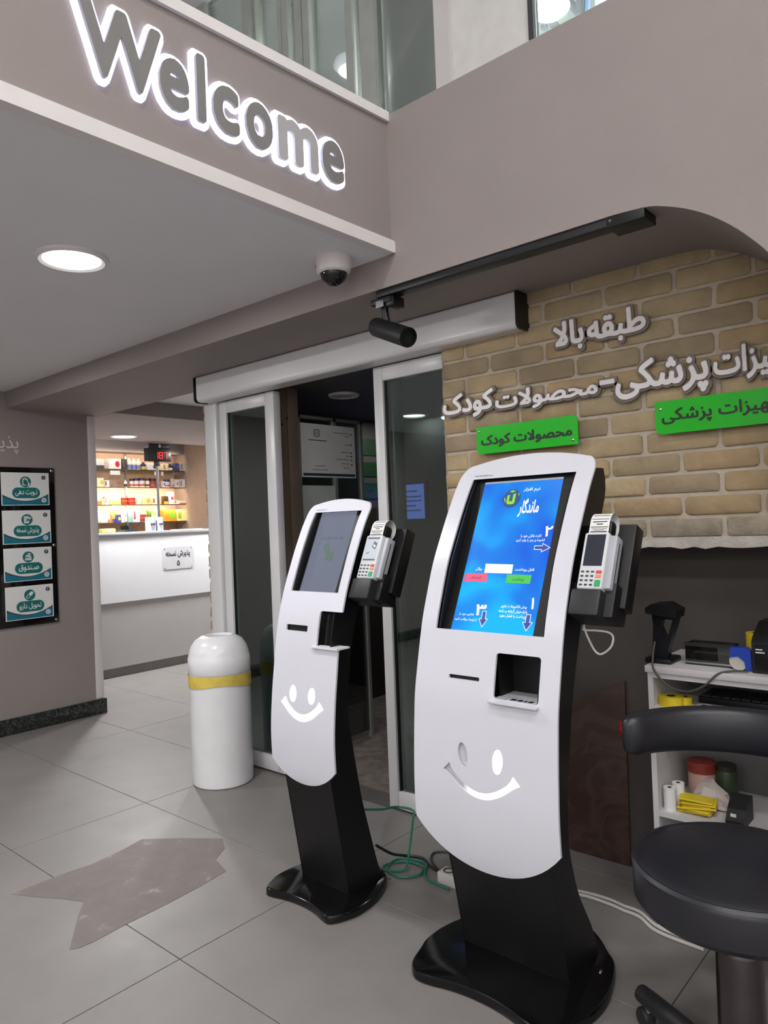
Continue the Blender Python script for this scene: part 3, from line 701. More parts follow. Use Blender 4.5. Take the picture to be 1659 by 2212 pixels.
# round logo on the screen
lc = spl(*wz(568, 340)); lm = planemap(lc, EX, SV, SN)
plate('screen_logo', [ell(0, 0, 0.034, 0.034, 32)], 0.0002, planemap(lc + SN * .0002, EX, SV, SN), glow('logo_blue', (24, 84, 150), 0.8), scr)
LG = glow('logo_lime', (150, 220, 30), 0.95); lm2 = planemap(lc + SN * .0004, EX, SV, SN)
plate('screen_logo_mark', [[(-0.017, 0.012), (-0.008, 0.014), (-0.008, -0.010), (0.004, -0.010), (0.004, 0.016), (0.014, 0.018), (0.014, -0.016), (0.009, -0.021), (-0.011, -0.021), (-0.017, -0.014)]], 0.0002, lm2, LG, scr)
plate('screen_logo_mark', [[(-0.012, 0.025), (0.0, 0.022), (0.012, 0.027), (0.003, 0.028), (0.0, 0.031)]], 0.0002, lm2, LG, scr)
plate('screen_logo_mark', [[(-0.028, 0.006), (-0.022, -0.002), (-0.021, -0.014), (-0.026, -0.006)]], 0.0002, lm2, LG, scr)
plate('screen_logo_mark', [[(0.023, 0.022), (0.026, 0.016), (0.028, 0.006), (0.023, 0.014)]], 0.0002, lm2, LG, scr)
# panel brand line
def brand(pm_, K, x0, x1, z, h_):
    o = pm_((x0 + x1) / 2, z, -0.0003); d = (pm_(0, z + 0.01, 0) - pm_(0, z - 0.01, 0)).normalized()
    text('brand_print', 'NIKUKIOSK.com', o, EX, d, EX.cross(d), INK, K, x1 - x0, h_, 0.0003, 0.0, False, None, False)
brand(pmN, KN, -0.190, -0.118, 1.5385, 0.007)
# scanner bay
bay_ = thing_bay = KN
V, Fc = join([obox_geo((0, 0, 0), EX, EY, EZ, NX + a, NX + b, c, d, e, f) for a, b, c, d, e, f in
    [(0.036, 0.193, 1.925, 1.93, 0.858, 1.0), (0.034, 0.040, 1.85, 1.93, 0.858, 1.0), (0.189, 0.195, 1.85, 1.93, 0.858, 1.0), (0.034, 0.195, 1.85, 1.93, 0.996, 1.002)]])
mk('scanner_bay', V, Fc, BLACK, KN)
tr = box('scanner_tray', NX + 0.034, NX + 0.192, 1.783, 1.925, 0.857, 0.864, mat('silver_tray', (206, 206, 210), 0.35), KN, 0.001)
for k, (a, b) in enumerate([(0.085, 0.104), (0.108, 0.126), (0.130, 0.139), (0.143, 0.160)]): box('barcode_bar', NX + a, NX + b, 1.822, 1.840, 0.864, 0.8644, INK, tr)
for a, b, c, d in [(0.07, 0.072, 1.81, 1.855), (0.172, 0.174, 1.81, 1.855), (0.07, 0.174, 1.81, 1.812), (0.07, 0.174, 1.853, 1.855)]: box('barcode_frame', NX + a, NX + b, c, d, 0.864, 0.8643, INK, tr)

# ---- far, small kiosk
FX = -2.03
KF, pmF, yfF, ybF = kiosk('small white curved kiosk with dim screen showing a green arrow, before the glass door', FX,
    [(1.84, .38), (1.818, .433), (1.812, .51), (1.81, .6), (1.815, .68), (1.825, .77), (1.85, .94), (1.87, 1.04), (1.905, 1.15), (1.965, 1.29), (2.02, 1.40), (2.06, 1.457), (2.10, 1.52)],
    [(2.10, .0), (2.067, .083), (1.992, .356), (1.95, .588), (1.931, .716), (1.969, .935), (1.996, 1.023), (2.029, 1.114), (2.09, 1.28), (2.15, 1.42), (2.14, 1.47)],
    [(1.905, .030), (1.897, .081), (1.837, .439), (1.826, .54)], 0.17, 0.125, 1.437, 1.492, 0.508, 0.433,
    [(0, 1.781), (.072, 1.775), (.141, 1.757), (.172, 1.76), (.198, 1.804), (.215, 1.868), (.205, 1.973), (.160, 2.076), (.108, 2.122), (.05, 2.15), (0, 2.165)],
    (-0.128, 0.131, 1.139, 1.442), (-0.118, 0.001, 0.992, 1.015), None,
    [(-0.051, 0.763, 0.019, 0.031, 24, 0.06), (0.050, 0.765, 0.019, 0.030, 24, -0.06)], smile_loop(0.0, 0.668, 0.104, 0.058, 0.024, 0.006),
    notch=(0.057, 0.940, 1.072), glowm=[LEDW, LEDW, LEDW], scrline=(1.928, 1.13, 0.4656))
TO = Vector((FX, 1.928, 1.13)); TV = Vector((0, 0.142, 0.305)).normalized(); TN = EX.cross(TV); TL = math.hypot(0.142, 0.318)
obox('monitor', TO, EX, TV, TN, -0.135, 0.137, -0.006, TL, -0.03, 0.0, BEZEL, KF, 0.002)
e3 = zoom(580, 1060, .18083)
tpl = lambda px, py: onP(px, py, TO + TN * .001, TN)
c4 = [tpl(*e3(*p)) for p in ((645, 265), (1060, 255), (795, 1200), (370, 1195))]
fb0 = (c4[0].x + c4[3].x) / 2; fb1 = (c4[1].x + c4[2].x) / 2
fs = obox('screen', TO, EX, TV, TN, fb0 - FX, fb1 - FX, (c4[3] - TO).dot(TV) - .003, (c4[0] - TO).dot(TV), 0, 0.001, mat('screen_dim_grey', (24, 26, 34), 0.2, emit=(120, 126, 144), strength=0.85, var=0), KF)
tpl2 = lambda px, py: onP(px, py, TO + TN * .0012, TN)
text_px('screen_text', 'بارکد خود را اسکن کنید', [e3(635, 565), e3(895, 560), e3(770, 545), e3(770, 585)], tpl2, TN, EX, TV, glow('screen_text_navy', (40, 44, 62), 0.6), fs, 0.0004, 0.01)
a = tpl2(*e3(757, 852)); b = tpl2(*e3(678, 640)); d = b - a; L = d.length; d.normalize(); s_ = TN.cross(d)
plate('screen_arrow', [arrow_loop(0.014, L, 0.030, L * 0.42)], 0.0003, planemap(a + TN * 0.0005, -s_, d, (-s_).cross(d)), glow('screen_arrow_green', (74, 106, 92), 0.85), fs)
brand(pmF, KF, -0.124, -0.066, 1.4515, 0.005)
plate('scanner_bay', [[(0.050, 0.930), (0.1245, 0.930), (0.1245, 1.082), (0.050, 1.082)]], 0.004, lambda x, z, w: pmF(x, z, w + 0.026), GLOSSBLACK, KF, [0.95 + 0.02 * k for k in range(7)], smooth=True)
plate('scanner_bay_side', [[(0.009, 0.930), (0.030, 0.930), (0.030, 1.082), (0.009, 1.082)]], 0.004, lambda u, z, w: Vector((FX + 0.0565 - w, yfF(z) + u, z)), GLOSSBLACK, KF, [0.95 + 0.02 * k for k in range(7)])
V, Fc = plate_geo([[(0.040, 1.838), (0.178, 1.838), (0.178, 1.905), (0.040, 1.905)]], 0.006, lambda u, v, w: Vector((FX + u, v, 0.946 - w)))
mk('scanner_tray', V, Fc, mat('tray_white', (222, 222, 224), 0.4), KF)

# ---- card terminals in side brackets
KEYD = mat('key_dark', (60, 62, 68), 0.5); KEYR = mat('key_red', (205, 70, 78), 0.5); KEYO = mat('key_orange', (232, 138, 96), 0.5); KEYG = mat('key_green', (40, 160, 96), 0.5)
TBODY = mat('terminal_grey_white', (206, 209, 212), 0.35, var=0.02)
def terminal(label, o, wd, ln, V_, K, bx, scr_m, kind):
    N_ = EX.cross(V_); o = Vector(o)
    back = o - N_ * 0.05
    # bracket (part of the kiosk)
    obox('bracket_back', o, EX, V_, N_, bx - o.x, wd + 0.045, -0.03, ln + 0.055, -0.125, -0.07, BLACK, K, 0.004)
    obox('bracket_cup', o, EX, V_, N_, -0.012, wd + 0.004, -0.078, 0.0, -0.085, 0.006, DGREY, K, 0.008)
    obox('bracket_arm', o, EX, V_, N_, bx - o.x, wd + 0.03, -0.07, 0.03, -0.12, -0.03, BLACK, K, 0.003)
    t = thing('card_terminal', label, 'card reader', o - N_ * 0.03, 'card terminals in the kiosk side brackets')
    obox('body', o, EX, V_, N_, 0, wd, 0, ln, -0.045, 0.0, TBODY, t, 0.006, 3)
    obox('side_grip', o, EX, V_, N_, wd - 0.004, wd + 0.020, 0.006, ln - 0.004, -0.055, -0.012, mat('terminal_side', (176, 180, 186), 0.4), t, 0.006)
    obox('card_slot', o, EX, V_, N_, wd + 0.0195, wd + 0.021, 0.02, ln * 0.86, -0.032, -0.029, INK, t)
    dsp = obox('display', o, EX, V_, N_, wd * 0.13, wd * 0.88, ln * 0.40, ln * 0.955, 0.0, 0.0008, scr_m, t)
    if kind == 'lit':
        DR = mat('display_print_grey', (92, 96, 104), 0.5)
        obox('display_bar', o, EX, V_, N_, wd * .14, wd * .87, ln * .905, ln * .945, .0008, .001, DR, dsp); obox('display_bar', o, EX, V_, N_, wd * .14, wd * .87, ln * .41, ln * .44, .0008, .001, mat('display_navy', (50, 58, 84), .5), dsp)
        plate('display_picture', [[(wd * .5, ln * .72), (wd * .74, ln * .66), (wd * .80, ln * .80), (wd * .58, ln * .86)]], .0002, planemap(o + N_ * .0011, EX, V_, N_), DR, dsp)
        plate('display_picture', [[(wd * .56, ln * .74), (wd * .70, ln * .70), (wd * .73, ln * .75), (wd * .59, ln * .79)]], .0002, planemap(o + N_ * .0013, EX, V_, N_), PAPER, dsp)
        plate('display_picture', [[(wd * .26, ln * .55), (wd * .42, ln * .59), (wd * .40, ln * .61), (wd * .25, ln * .57)]], .0002, planemap(o + N_ * .0011, EX, V_, N_), DR, dsp)
    kw, kh = wd * 0.115, ln * 0.030
    for r in range(4):
        for c in range(3):
            u = wd * (0.11 + 0.20 * c); v = ln * (0.055 + 0.076 * r)
            obox('key', o, EX, V_, N_, u, u + kw, v, v + kh, -0.001, 0.0018, KEYD, t, 0.0006, 1)
    for (v0, v1, m) in ((0.045, 0.155, KEYG), (0.195, 0.245, KEYO), (0.268, 0.318, KEYR)):
        obox('key', o, EX, V_, N_, wd * 0.71, wd * 0.93, ln * v0, ln * v1, -0.001, 0.002, m, t, 0.0006, 1)
    # receipt curling out of the top
    pw0, pw1 = wd * 0.13, wd * 0.92; path = []
    for k in range(15):
        a = math.radians(-8 + 17 * k); path.append((ln + 0.034 + 0.038 * math.sin(a) if k else ln - 0.003, -0.036 + 0.033 * math.cos(a)))
    V2, Fc = [], []
    for v, n_ in path:
        for u in (pw0, pw1): V2.append(o + EX * u + V_ * v + N_ * n_)
    for v, n_ in path:
        for u in (pw0, pw1): V2.append(o + EX * u + V_ * v + N_ * (n_ - 0.0006))
    m_ = len(path)
    Fc = [[2 * i, 2 * i + 1, 2 * i + 3, 2 * i + 2] for i in range(m_ - 1)] + [[2 * m_ + 2 * i, 2 * m_ + 2 * i + 2, 2 * m_ + 2 * i + 3, 2 * m_ + 2 * i + 1] for i in range(m_ - 1)]
    rc = mk('receipt', V2, Fc, PAPER, t, True)
    obox('roll_cover', o, EX, V_, N_, wd * 0.14, wd * 0.99, ln - 0.004, ln + 0.045, -0.05, -0.012, BLACK, t, 0.012)
    for i, f_, hh, tk in ((0, 0.10, 0.92, 0.0028), (0, 0.24, 0.6, 0.0012), (0, 0.34, 0.85, 0.001), (0, 0.46, 0.95, 0.0018), (0, 0.66, 0.35, 0.0026), (0, 0.84, 0.8, 0.0024), (1, 0.2, 0.95, 0.0014), (2, 0.5, 0.9, 0.0016), (4, 0.3, 0.7, 0.0014)):
        v, n_ = path[i]; v2, n2 = path[i + 1]
        pv, pn = v + (v2 - v) * f_, n_ + (n2 - n_) * f_
        d_ = (V_ * (v2 - v) + N_ * (n2 - n_)).normalized(); nn = EX.cross(d_)
        um = (pw0 + pw1) / 2; hw_ = (pw1 - pw0) * 0.46 * hh
        obox('receipt_print', o + V_ * pv + N_ * pn, EX, d_, nn, um - hw_, um + hw_, 0, tk, 0.0002, 0.0008, INK, rc)
    return t
VT = Vector((0, 0.075, 0.156)).normalized()
terminal('pale grey card terminal with dark display on the large kiosk\'s side', (-0.953, 1.905, 1.186), 0.075, 0.173, VT, KN, NX + 0.186, mat('display_dark', (46, 50, 60), 0.15), 'dark')
VT2 = Vector((0, 0.071, 0.155)).normalized()
terminal('pale grey card terminal with lit picture display on the small kiosk\'s side', (-1.846, 1.944, 1.192), 0.081, 0.170, VT2, KF, FX + 0.126, mat('display_lit', (170, 176, 182), 0.2, emit=(190, 198, 206), strength=0.35, var=0.05), 'lit')

# ---- waste bin
WB = thing('waste_bin', 'tall white cylindrical waste bin with yellow tape round it, left of the door', 'bin', (-3.37, 2.425, 0))
bc = (-3.37, 2.425, 0)
WBIN = mat('bin_white', (236, 236, 238), 0.25, var=0.03)
lathe('body', [(0.155, 0), (0.163, 0.006), (0.165, 0.02), (0.166, 0.60), (0.163, 0.603)], bc, WBIN, WB, 48)
lathe('lid', [(0.166, 0.603), (0.169, 0.608), (0.169, 0.685), (0.166, 0.69), (0.163, 0.71), (0.150, 0.748), (0.128, 0.778), (0.098, 0.797), (0.078, 0.803), (0.074, 0.800), (0.072, 0.785)], bc, WBIN, WB, 48)
lathe('opening', [(0.0, 0.786), (0.071, 0.786), (0.071, 0.789), (0.0, 0.789)], bc, mat('bin_inner', (190, 190, 188), 0.5), WB, 32)
YT = mat('yellow_tape', (226, 200, 92), 0.35, var=0.12, scale=20)
V, Fc = [], []; n = 64
for k in range(n):
    a = 2 * math.pi * k / n; dz = 0.012 * math.sin(a * 1.0 + 2.4) ; w1 = 0.0; 
    for zz in (0.53 + dz * 1.2 - 0.006 * math.sin(3 * a), 0.598 + dz * 0.4): V.append(Vector((bc[0] + 0.1705 * math.cos(a), bc[1] + 0.1705 * math.sin(a), zz)))
for k in range(n): Fc.append([2 * k, (2 * k + 2) % (2 * n), (2 * k + 3) % (2 * n), 2 * k + 1])
mk('yellow_tape', V, Fc, YT, WB, True)

# ================================================================== SIGNS
# ---- lit greeting sign on the fascia (each letter a part, its lit acrylic edge a sub-part)
WS = thing('welcome_sign', 'grey Welcome lettering with white glowing edges on the balcony fascia', 'sign', (-1.775, 1.41, 2.565))
SIGNF = mat('sign_grey_face', (128, 126, 124), 0.45, var=0.03); SIGNF2 = mat('sign_pale_face', (176, 174, 174), 0.45, var=0.03)
SIGNG = mat('sign_lit_acrylic', (235, 236, 255), 0.3, emit=(222, 224, 255), strength=2.2, var=0)
zW = zoom(0, 0, .51839)
def fpl(u, v): return onX(*zW(u, v), -1.755)
let = [('W', (345, 0), (690, 150), None, None), ('e', (648, 370), (795, 420), 262, 505), ('l', (795, 300), (868, 360), 0, 0), ('c', (885, 480), (1005, 560), 0, 0), ('o', (1015, 540), (1150, 600), 0, 0), ('m', (1145, 580), (1335, 680), 0, 0), ('e', (1335, 690), (1442, 720), 0, 0)]
base_z = 2.585; xh = 0.145; cap = 0.20
yb_ = {'W0': 0.905, 'W1': 1.165}
spans = [('W', 0.905, 1.158, cap * 1.0), ('e', 1.150, 1.288, xh), ('l', 1.297, 1.372, cap), ('c', 1.385, 1.508, xh), ('o', 1.518, 1.652, xh), ('m', 1.652, 1.800, xh), ('e', 1.795, 1.905, xh)]
spans = []
for ch, l, r in (('W', (372, 0), (668, 130)), ('e', (668, 380), (790, 440)), ('l', (818, 300), (856, 360)), ('c', (890, 470), (1000, 560)), ('o', (1028, 540), (1138, 600)), ('m', (1160, 580), (1328, 680)), ('e', (1345, 690), (1434, 720))):
    y0 = fpl(*l).y; y1 = fpl(*r).y; spans.append((ch, y0, y1, xh if ch in 'ecom' else cap))
for i, (ch, y0, y1, hh) in enumerate(spans):
    if ch == 'W': y0 = 0.905
    c = (-1.775, (y0 + y1) / 2, base_z + hh / 2)
    off = 0.032
    lt = text('letter', ch, (-1.766, c[1], c[2]), EY, EZ, EX, SIGNF2 if ch == 'm' else SIGNF, WS, y1 - y0, hh, 0.012, off, False, None, True, 6)
    gg = text('lit_edge', ch, (-1.7745, c[1], c[2]), EY, EZ, EX, SIGNG, WS, (y1 - y0) + 0.030, hh + 0.030, 0.010, off + 0.055, False, None, True, 6)
    gg.parent = lt; gg.matrix_parent_inverse = Matrix.Identity(4)
# ---- Persian lettering on the bricks
za = zoom(940, 620, .217); zb = zoom(1260, 520, .2405); zcc = zoom(1260, 880, .2405)
YW = 2.612
wpl = lambda px, py: onY(px, py, YW)
FACE = mat('letter_silver_white', (232, 228, 227), 0.3, var=0.02); LBACK = mat('letter_backing_taupe', (118, 108, 100), 0.5)
def wall_word(parent, body, l, r, t, b, off=0.035):
    L, R_, T, B = wpl(*l), wpl(*r), wpl(*t), wpl(*b)
    c = Vector(((L.x + R_.x) / 2, YW, (T.z + B.z) / 2)); wd, hh = R_.x - L.x, T.z - B.z
    w_ = text('word', body, c, EX, EZ, NY, FACE, parent, wd, hh, 0.004, off, True, None, True, 4)
    bk = text('backing', body, c + EY * 0.010, EX, EZ, NY, LBACK, parent, wd + 0.022, hh + 0.022, 0.009, off + 0.045, True, None, True, 3)
    bk.parent = w_
t1 = thing('wall_lettering', 'short line of silver Persian lettering high on the brick wall', 'sign', (-1.28, 2.62, 2.07), 'Persian lettering on the brick wall')
wall_word(t1, 'طبقه', zb(35, 800), zb(565, 720), zb(400, 598), zb(320, 902))
wall_word(t1, 'بالا', za(1180, 480), za(1480, 440), za(1330, 330), za(1440, 615))
t2 = thing('wall_lettering', 'long line of silver Persian lettering with a dash across the brick wall', 'sign', (-1.3, 2.62, 1.93), 'Persian lettering on the brick wall')
wall_word(t2, 'محصولات', za(600, 1100), za(1620, 990), za(1560, 893), za(900, 1218))
wall_word(t2, 'کودک', za(82, 1200), za(582, 1100), za(580, 1000), za(340, 1300))
wall_word(t2, 'پزشکی', zb(290, 1280), zb(1125, 1150), zb(770, 1022), zb(1000, 1365))
wall_word(t2, 'تجهیزات', zb(1170, 1120), zb(2080, 960), zb(1450, 925), zb(1480, 1240))
dl = [wpl(*zb(150, 1280)), wpl(*zb(282, 1265))]
dsh = box('dash', dl[0].x, dl[1].x, YW - 0.004, YW, dl[0].z - 0.009, dl[0].z + 0.009, FACE, t2)
box('backing', dl[0].x - .008, dl[1].x + .008, YW + 0.001, YW + 0.010, dl[0].z - 0.017, dl[0].z + 0.017, LBACK, dsh)
# ---- green acrylic plates
GREEN = mat('green_acrylic', (8, 190, 8), 0.3, var=0.02)
def green_plate(label, corners, body, tx, screws, r=0.022):
    YP = 2.60; P = [onY(*p, YP) for p in corners]
    x0, x1 = (P[0].x + P[3].x) / 2, (P[1].x + P[2].x) / 2; z1, z0 = (P[0].z + P[1].z) / 2, (P[2].z + P[3].z) / 2
    g = thing('acrylic_sign_plate', label, 'sign', ((x0 + x1) / 2, YP, z0), 'green plates on the brick wall')
    # two opposite corners are rounded
    out = [(x0, z1), (x1 - r, z1)] + [(x1 - r + r * math.sin(a), z1 - r + r * math.cos(a)) for a in [math.pi / 2 * k / 6 for k in range(1, 7)]] + [(x1, z0), (x0 + r, z0)] + [(x0 + r - r * math.sin(a), z0 + r - r * math.cos(a)) for a in [math.pi / 2 * k / 6 for k in range(1, 7)]]
    plate('plate', [out[::-1]], 0.005, planemap((0, YP, 0), EX, EZ, NY), GREEN, g)
    L, R_, T, B = [onY(*p, YP) for p in tx]
    text('lettering', body, ((L.x + R_.x) / 2, YP, (T.z + B.z) / 2), EX, EZ, NY, mat('letter_dark', (34, 36, 36), 0.4), g, R_.x - L.x, T.z - B.z, 0.002, 0.03)
    for s in screws:
        p = onY(*s, YP); lathe('screw', [(0.0055, -0.001), (0.0055, 0.002), (0.003, 0.0035)], (p.x, YP, p.z), CHROME, g, 14, NY)
        lathe('spacer', [(0.006, 0), (0.006, 0.028)], (p.x, YP + 0.004, p.z), CHROME, g, 10, EY)
green_plate('small green acrylic plate with one line of dark Persian lettering, left on the bricks', [za(410, 1405), za(1415, 1268), za(1425, 1560), za(415, 1672)], 'محصولات کودک', [za(458, 1520), za(1362, 1420), za(1310, 1375), za(620, 1590)], [za(440, 1442), za(1372, 1520)])
green_plate('green acrylic plate with dark Persian lettering, cut by the right image edge', [zb(645, 1462), zb(1985, 1262), zcc(1985, 100), zcc(650, 255)], 'تجهیزات پزشکی', [zcc(705, 110), zcc(1860, -20), zb(1440, 1420), zcc(750, 165)], [zb(690, 1515), zcc(1930, 50)])

# ---- guide board on the left wall
XB = -5.375
zl = zoom(0, 930, .20339)
bpl = lambda px, py: onX(px, py, XB)
p0 = bpl(*zl(572, 400)); p1 = bpl(*zl(632, 2030))
gy1 = (p0.y + p1.y) / 2; gz1 = p0.z; gz0 = p1.z; gy0 = gy1 - 0.46
GB = thing('guide_board', 'black acrylic board with four numbered white and teal cards on the left wall', 'notice board', (XB, (gy0 + gy1) / 2, gz0))
box('board', XB - 0.010, XB, gy0, gy1, gz0, gz1, mat('black_acrylic', (12, 11, 12), 0.08), GB, 0.004)
for (yy, zz) in ((gy1 - .02, gz1 - .02), (gy1 - .02, gz0 + .02), (gy1 - .02, (gz0 + gz1) / 2), (gy0 + .02, gz1 - .02), (gy0 + .02, gz0 + .02), (gy0 + .02, (gz0 + gz1) / 2)):
    lathe('screw', [(0.010, -0.001), (0.010, 0.003), (0.006, 0.006)], (XB, yy, zz), CHROME, GB, 16, EX)
TEAL = mat('print_teal', (26, 112, 108), 0.4, var=0.1, scale=14); TEAL2 = mat('print_blue_teal', (24, 112, 134), 0.4, var=0.12, scale=10); PGREY = mat('print_dark_grey', (66, 66, 72), 0.4)
cards = [((5, 440), (515, 455), (525, 790), (15, 800), 'نـوبت دهی', '۱'), ((18, 845), (533, 850), (545, 1190), (30, 1212), 'پذیرش نسخه', '۲'), ((33, 1248), (545, 1240), (555, 1580), (45, 1612), 'صـندوق', '۳'), ((50, 1660), (562, 1635), (570, 1975), (62, 2025), 'تحویل دارو', '۴')]
CW_, CH_ = 0.385, 0.252
cz = [gz1 - 0.045 - CH_, 0, 0, 0]
for i, (a, b, c, d, word, num) in enumerate(cards):
    P = [bpl(*zl(*p)) for p in (a, b, c, d)]
    yR = (P[1].y + P[2].y) / 2; yL = (P[0].y + P[3].y) / 2; zt_ = (P[0].z + P[1].z) / 2; zb_ = (P[2].z + P[3].z) / 2
    W_, H_ = yR - yL, zt_ - zb_; o = Vector((XB, yL, zb_))
    cd_ = obox('card', o, EY, EZ, EX, 0, W_, 0, H_, 0, 0.0015, PAPER, GB)
    pmc = lambda lay: planemap(o + EX * (0.0017 + 0.0004 * lay), EY, EZ, EX)
    F2 = lambda L_: [(u * W_, v * H_) for u, v in L_]
    sw = lambda top, bot: F2([(0.02, top(0.0))] if 0 else [(0.02 + 0.96 * k / 16, top(k / 16)) for k in range(17)] + [(0.02 + 0.96 * (16 - k) / 16, bot((16 - k) / 16)) for k in range(17)])
    arc = lambda t: 0.33 - 0.80 * (t - 0.0) * (1 - t) + 0.02 * t
    plate('swoosh_print', [sw(arc, lambda t: 0.02)[::-1]], 0.0003, pmc(0), PGREY, cd_)
    plate('swoosh_print', [sw(lambda t: max(0.03, 0.27 - 0.80 * t * (1 - t) * 0.75 - 0.1 * (1 - t) * t + 0.05 * t), lambda t: 0.02)[::-1]], 0.0003, pmc(1), TEAL2, cd_)
    plate('pill_print', [rrect(0.22 * W_, 0.80 * W_, 0.22 * H_, 0.545 * H_, 0.16 * H_, 8)], 0.0003, pmc(2), TEAL, cd_)
    text('card_text', word, o + EY * W_ * 0.51 + EZ * H_ * 0.385 + EX * 0.003, EY, EZ, EX, PAPER, cd_, W_ * (0.46 if i != 2 else 0.42), H_ * 0.21, 0.0004, 0.02, True, None, False)
    plate('icon_disc', [ell(0.50 * W_, 0.72 * H_, 0.165 * H_, 0.165 * H_, 28)], 0.0003, pmc(2), TEAL, cd_)
    ic = lambda L_: plate('icon_print', [[(0.50 * W_ + x * H_ * 0.165, 0.72 * H_ + y * H_ * 0.165) for x, y in L_]], 0.0003, pmc(3), PAPER, cd_)
    ic2 = lambda L_: plate('icon_print', [[(0.50 * W_ + x * H_ * 0.165, 0.72 * H_ + y * H_ * 0.165) for x, y in L_]], 0.0003, pmc(4), TEAL, cd_)
    if i == 0:
        ic(rrect(-.55, .40, -.65, .62, .12)); ic2(rrect(-.40, .25, -.50, .38, .03)); ic(ell(.38, -.38, .36, .36, 16)); ic(rrect(-.28, .15, .50, .74, .05)); ic2([(.20, -.38), (.34, -.55), (.58, -.22), (.52, -.18), (.34, -.44), (.25, -.34)])
    elif i == 1:
        ic(rrect(-.55, .35, -.65, .62, .1))
        for zz in (.3, .08, -.14, -.36): ic2(rrect(-.40, .18, zz - .04, zz + .04, .01))
        ic([(.0, -.05), (.62, .50), (.78, .32), (.16, -.22), (-.04, -.26)])
    elif i == 2:
        ic([(-.6, -.6), (.6, -.6), (.6, -.38), (-.6, -.38)]); ic([(-.5, -.3), (.6, -.3), (.45, .35), (-.4, .35)]); ic(rrect(-.05, .42, .45, .68, .04)); ic2(rrect(-.38, .0, -.2, .05, .02))
        for u in (.1, .25, .4):
            for v in (-.12, .05, .2): ic2(rrect(u - .04, u + .05, v - .04, v + .05, .01))
    else:
        c_, s_2 = math.cos(.75), math.sin(.75); rot = lambda L_: [(x * c_ - y * s_2, x * s_2 + y * c_) for x, y in L_]
        ic(rot(rrect(-.78, .78, -.27, .27, .26, 6))); ic2(rot(rrect(-.68, .0, -.18, .18, .17, 6)))
    plate('badge_print', [ell(0.885 * W_, 0.855 * H_, 0.065 * H_, 0.065 * H_, 20)], 0.0003, pmc(2), PGREY, cd_)
    text('badge_text', num, o + EY * W_ * 0.885 + EZ * H_ * 0.855 + EX * 0.003, EY, EZ, EX, PAPER, cd_, None, H_ * 0.075, 0.0004, 0.01, True, None, False)
    plate('emblem_print', [ell(0.88 * W_, 0.155 * H_, 0.075 * H_, 0.075 * H_, 20)], 0.0003, pmc(3), PAPER, cd_)
    for k in range(4):
        a_ = math.pi / 4 + k * math.pi / 2
        plate('emblem_print', [ell(0.88 * W_ + math.cos(a_) * .036 * H_, 0.155 * H_ + math.sin(a_) * .036 * H_, .018 * H_, .018 * H_, 8)], 0.0003, pmc(4), TEAL2, cd_)
wt = thing('wall_lettering', 'thin white Persian lettering above the black guide board on the left wall', 'sign', (-5.39, 2.1, 1.98))
L = onX(40, 968, -5.385); T = onX(20, 948, -5.385); B = onX(20, 974, -5.385)
text('word', 'پذیرش', (-5.3895, L.y - 0.15, (T.z + B.z) / 2), EY, EZ, EX, mat('lettering_white', (215, 212, 210), 0.5), wt, 0.30, T.z - B.z + 0.035, 0.003, 0.0)

# ---- counter plaques in the pharmacy
XC = -6.54
z3 = zoom(0, 820, .28933)
cpl = lambda px, py: onX(px, py, XC + 0.004)
cn = thing('pharmacy_counter', 'high white glossy pharmacy counter with grey top and base', 'counter', (XC - 0.3, 4.2, 0))
box('upper_front', XC - 0.02, XC, 2.95, 5.44, 0.712, 1.352, COUNTERW, cn)
box('lower_front', XC - 0.05, XC - 0.012, 2.95, 5.44, 0.09, 0.712, LGREYL, cn)
box('plinth', XC - 0.07, XC - 0.03, 2.95, 5.44, 0.0, 0.09, mat('plinth_grey', (128, 124, 122), 0.5), cn)
box('worktop', XC - 0.55, XC + 0.012, 2.95, 5.44, 1.352, 1.385, mat('worktop_grey', (168, 168, 172), 0.3), cn, 0.003)
def plaque(label, lt, rt, rb, lb, words):
    P = [cpl(*z3(*p)) for p in (lt, rt, rb, lb)]; y0 = (P[0].y + P[3].y) / 2; y1 = (P[1].y + P[2].y) / 2; zt_ = (P[0].z + P[1].z) / 2; zb_ = (P[2].z + P[3].z) / 2
    g = thing('counter_plaque', label, 'sign', (XC, (y0 + y1) / 2, zb_), 'plaques on the pharmacy counter')
    plate('plate', [rrect(y0, y1, zb_, zt_, 0.012)], 0.003, planemap((XC + 0.004, 0, 0), EY, EZ, EX), mat('clear_white_acrylic', (214, 214, 218), 0.15), g)
    for (a, b) in ((y0 + .015, zb_ + .015), (y1 - .015, zt_ - .015), (y0 + .015, zt_ - .015), (y1 - .015, zb_ + .015)): lathe('screw', [(.005, 0), (.005, .002)], (XC + .004, a, b), CHROME, g, 8, EX)
    for wd, cy_, cz_, ww, hh in words:
        text('lettering', wd, (XC + .004, y0 + (y1 - y0) * cy_, zb_ + (zt_ - zb_) * cz_), EY, EZ, EX, INK, g, (y1 - y0) * ww if ww else None, (zt_ - zb_) * hh, .001, .02, True, None, False)
plaque('pale acrylic plaque with Persian words over a number on the counter front', (1200, 1255), (1425, 1240), (1450, 1400), (1238, 1420), [('پذیرش نسخه', .5, .66, .82, .34), ('۵', .5, .27, None, .24)])
plaque('pale plaque half hidden behind the white corner strip on the counter', (540, 1300), (735, 1285), (762, 1450), (560, 1470), [('پذیرش نسخه', .5, .62, .82, .34), ('۴', .5, .25, None, .22)])

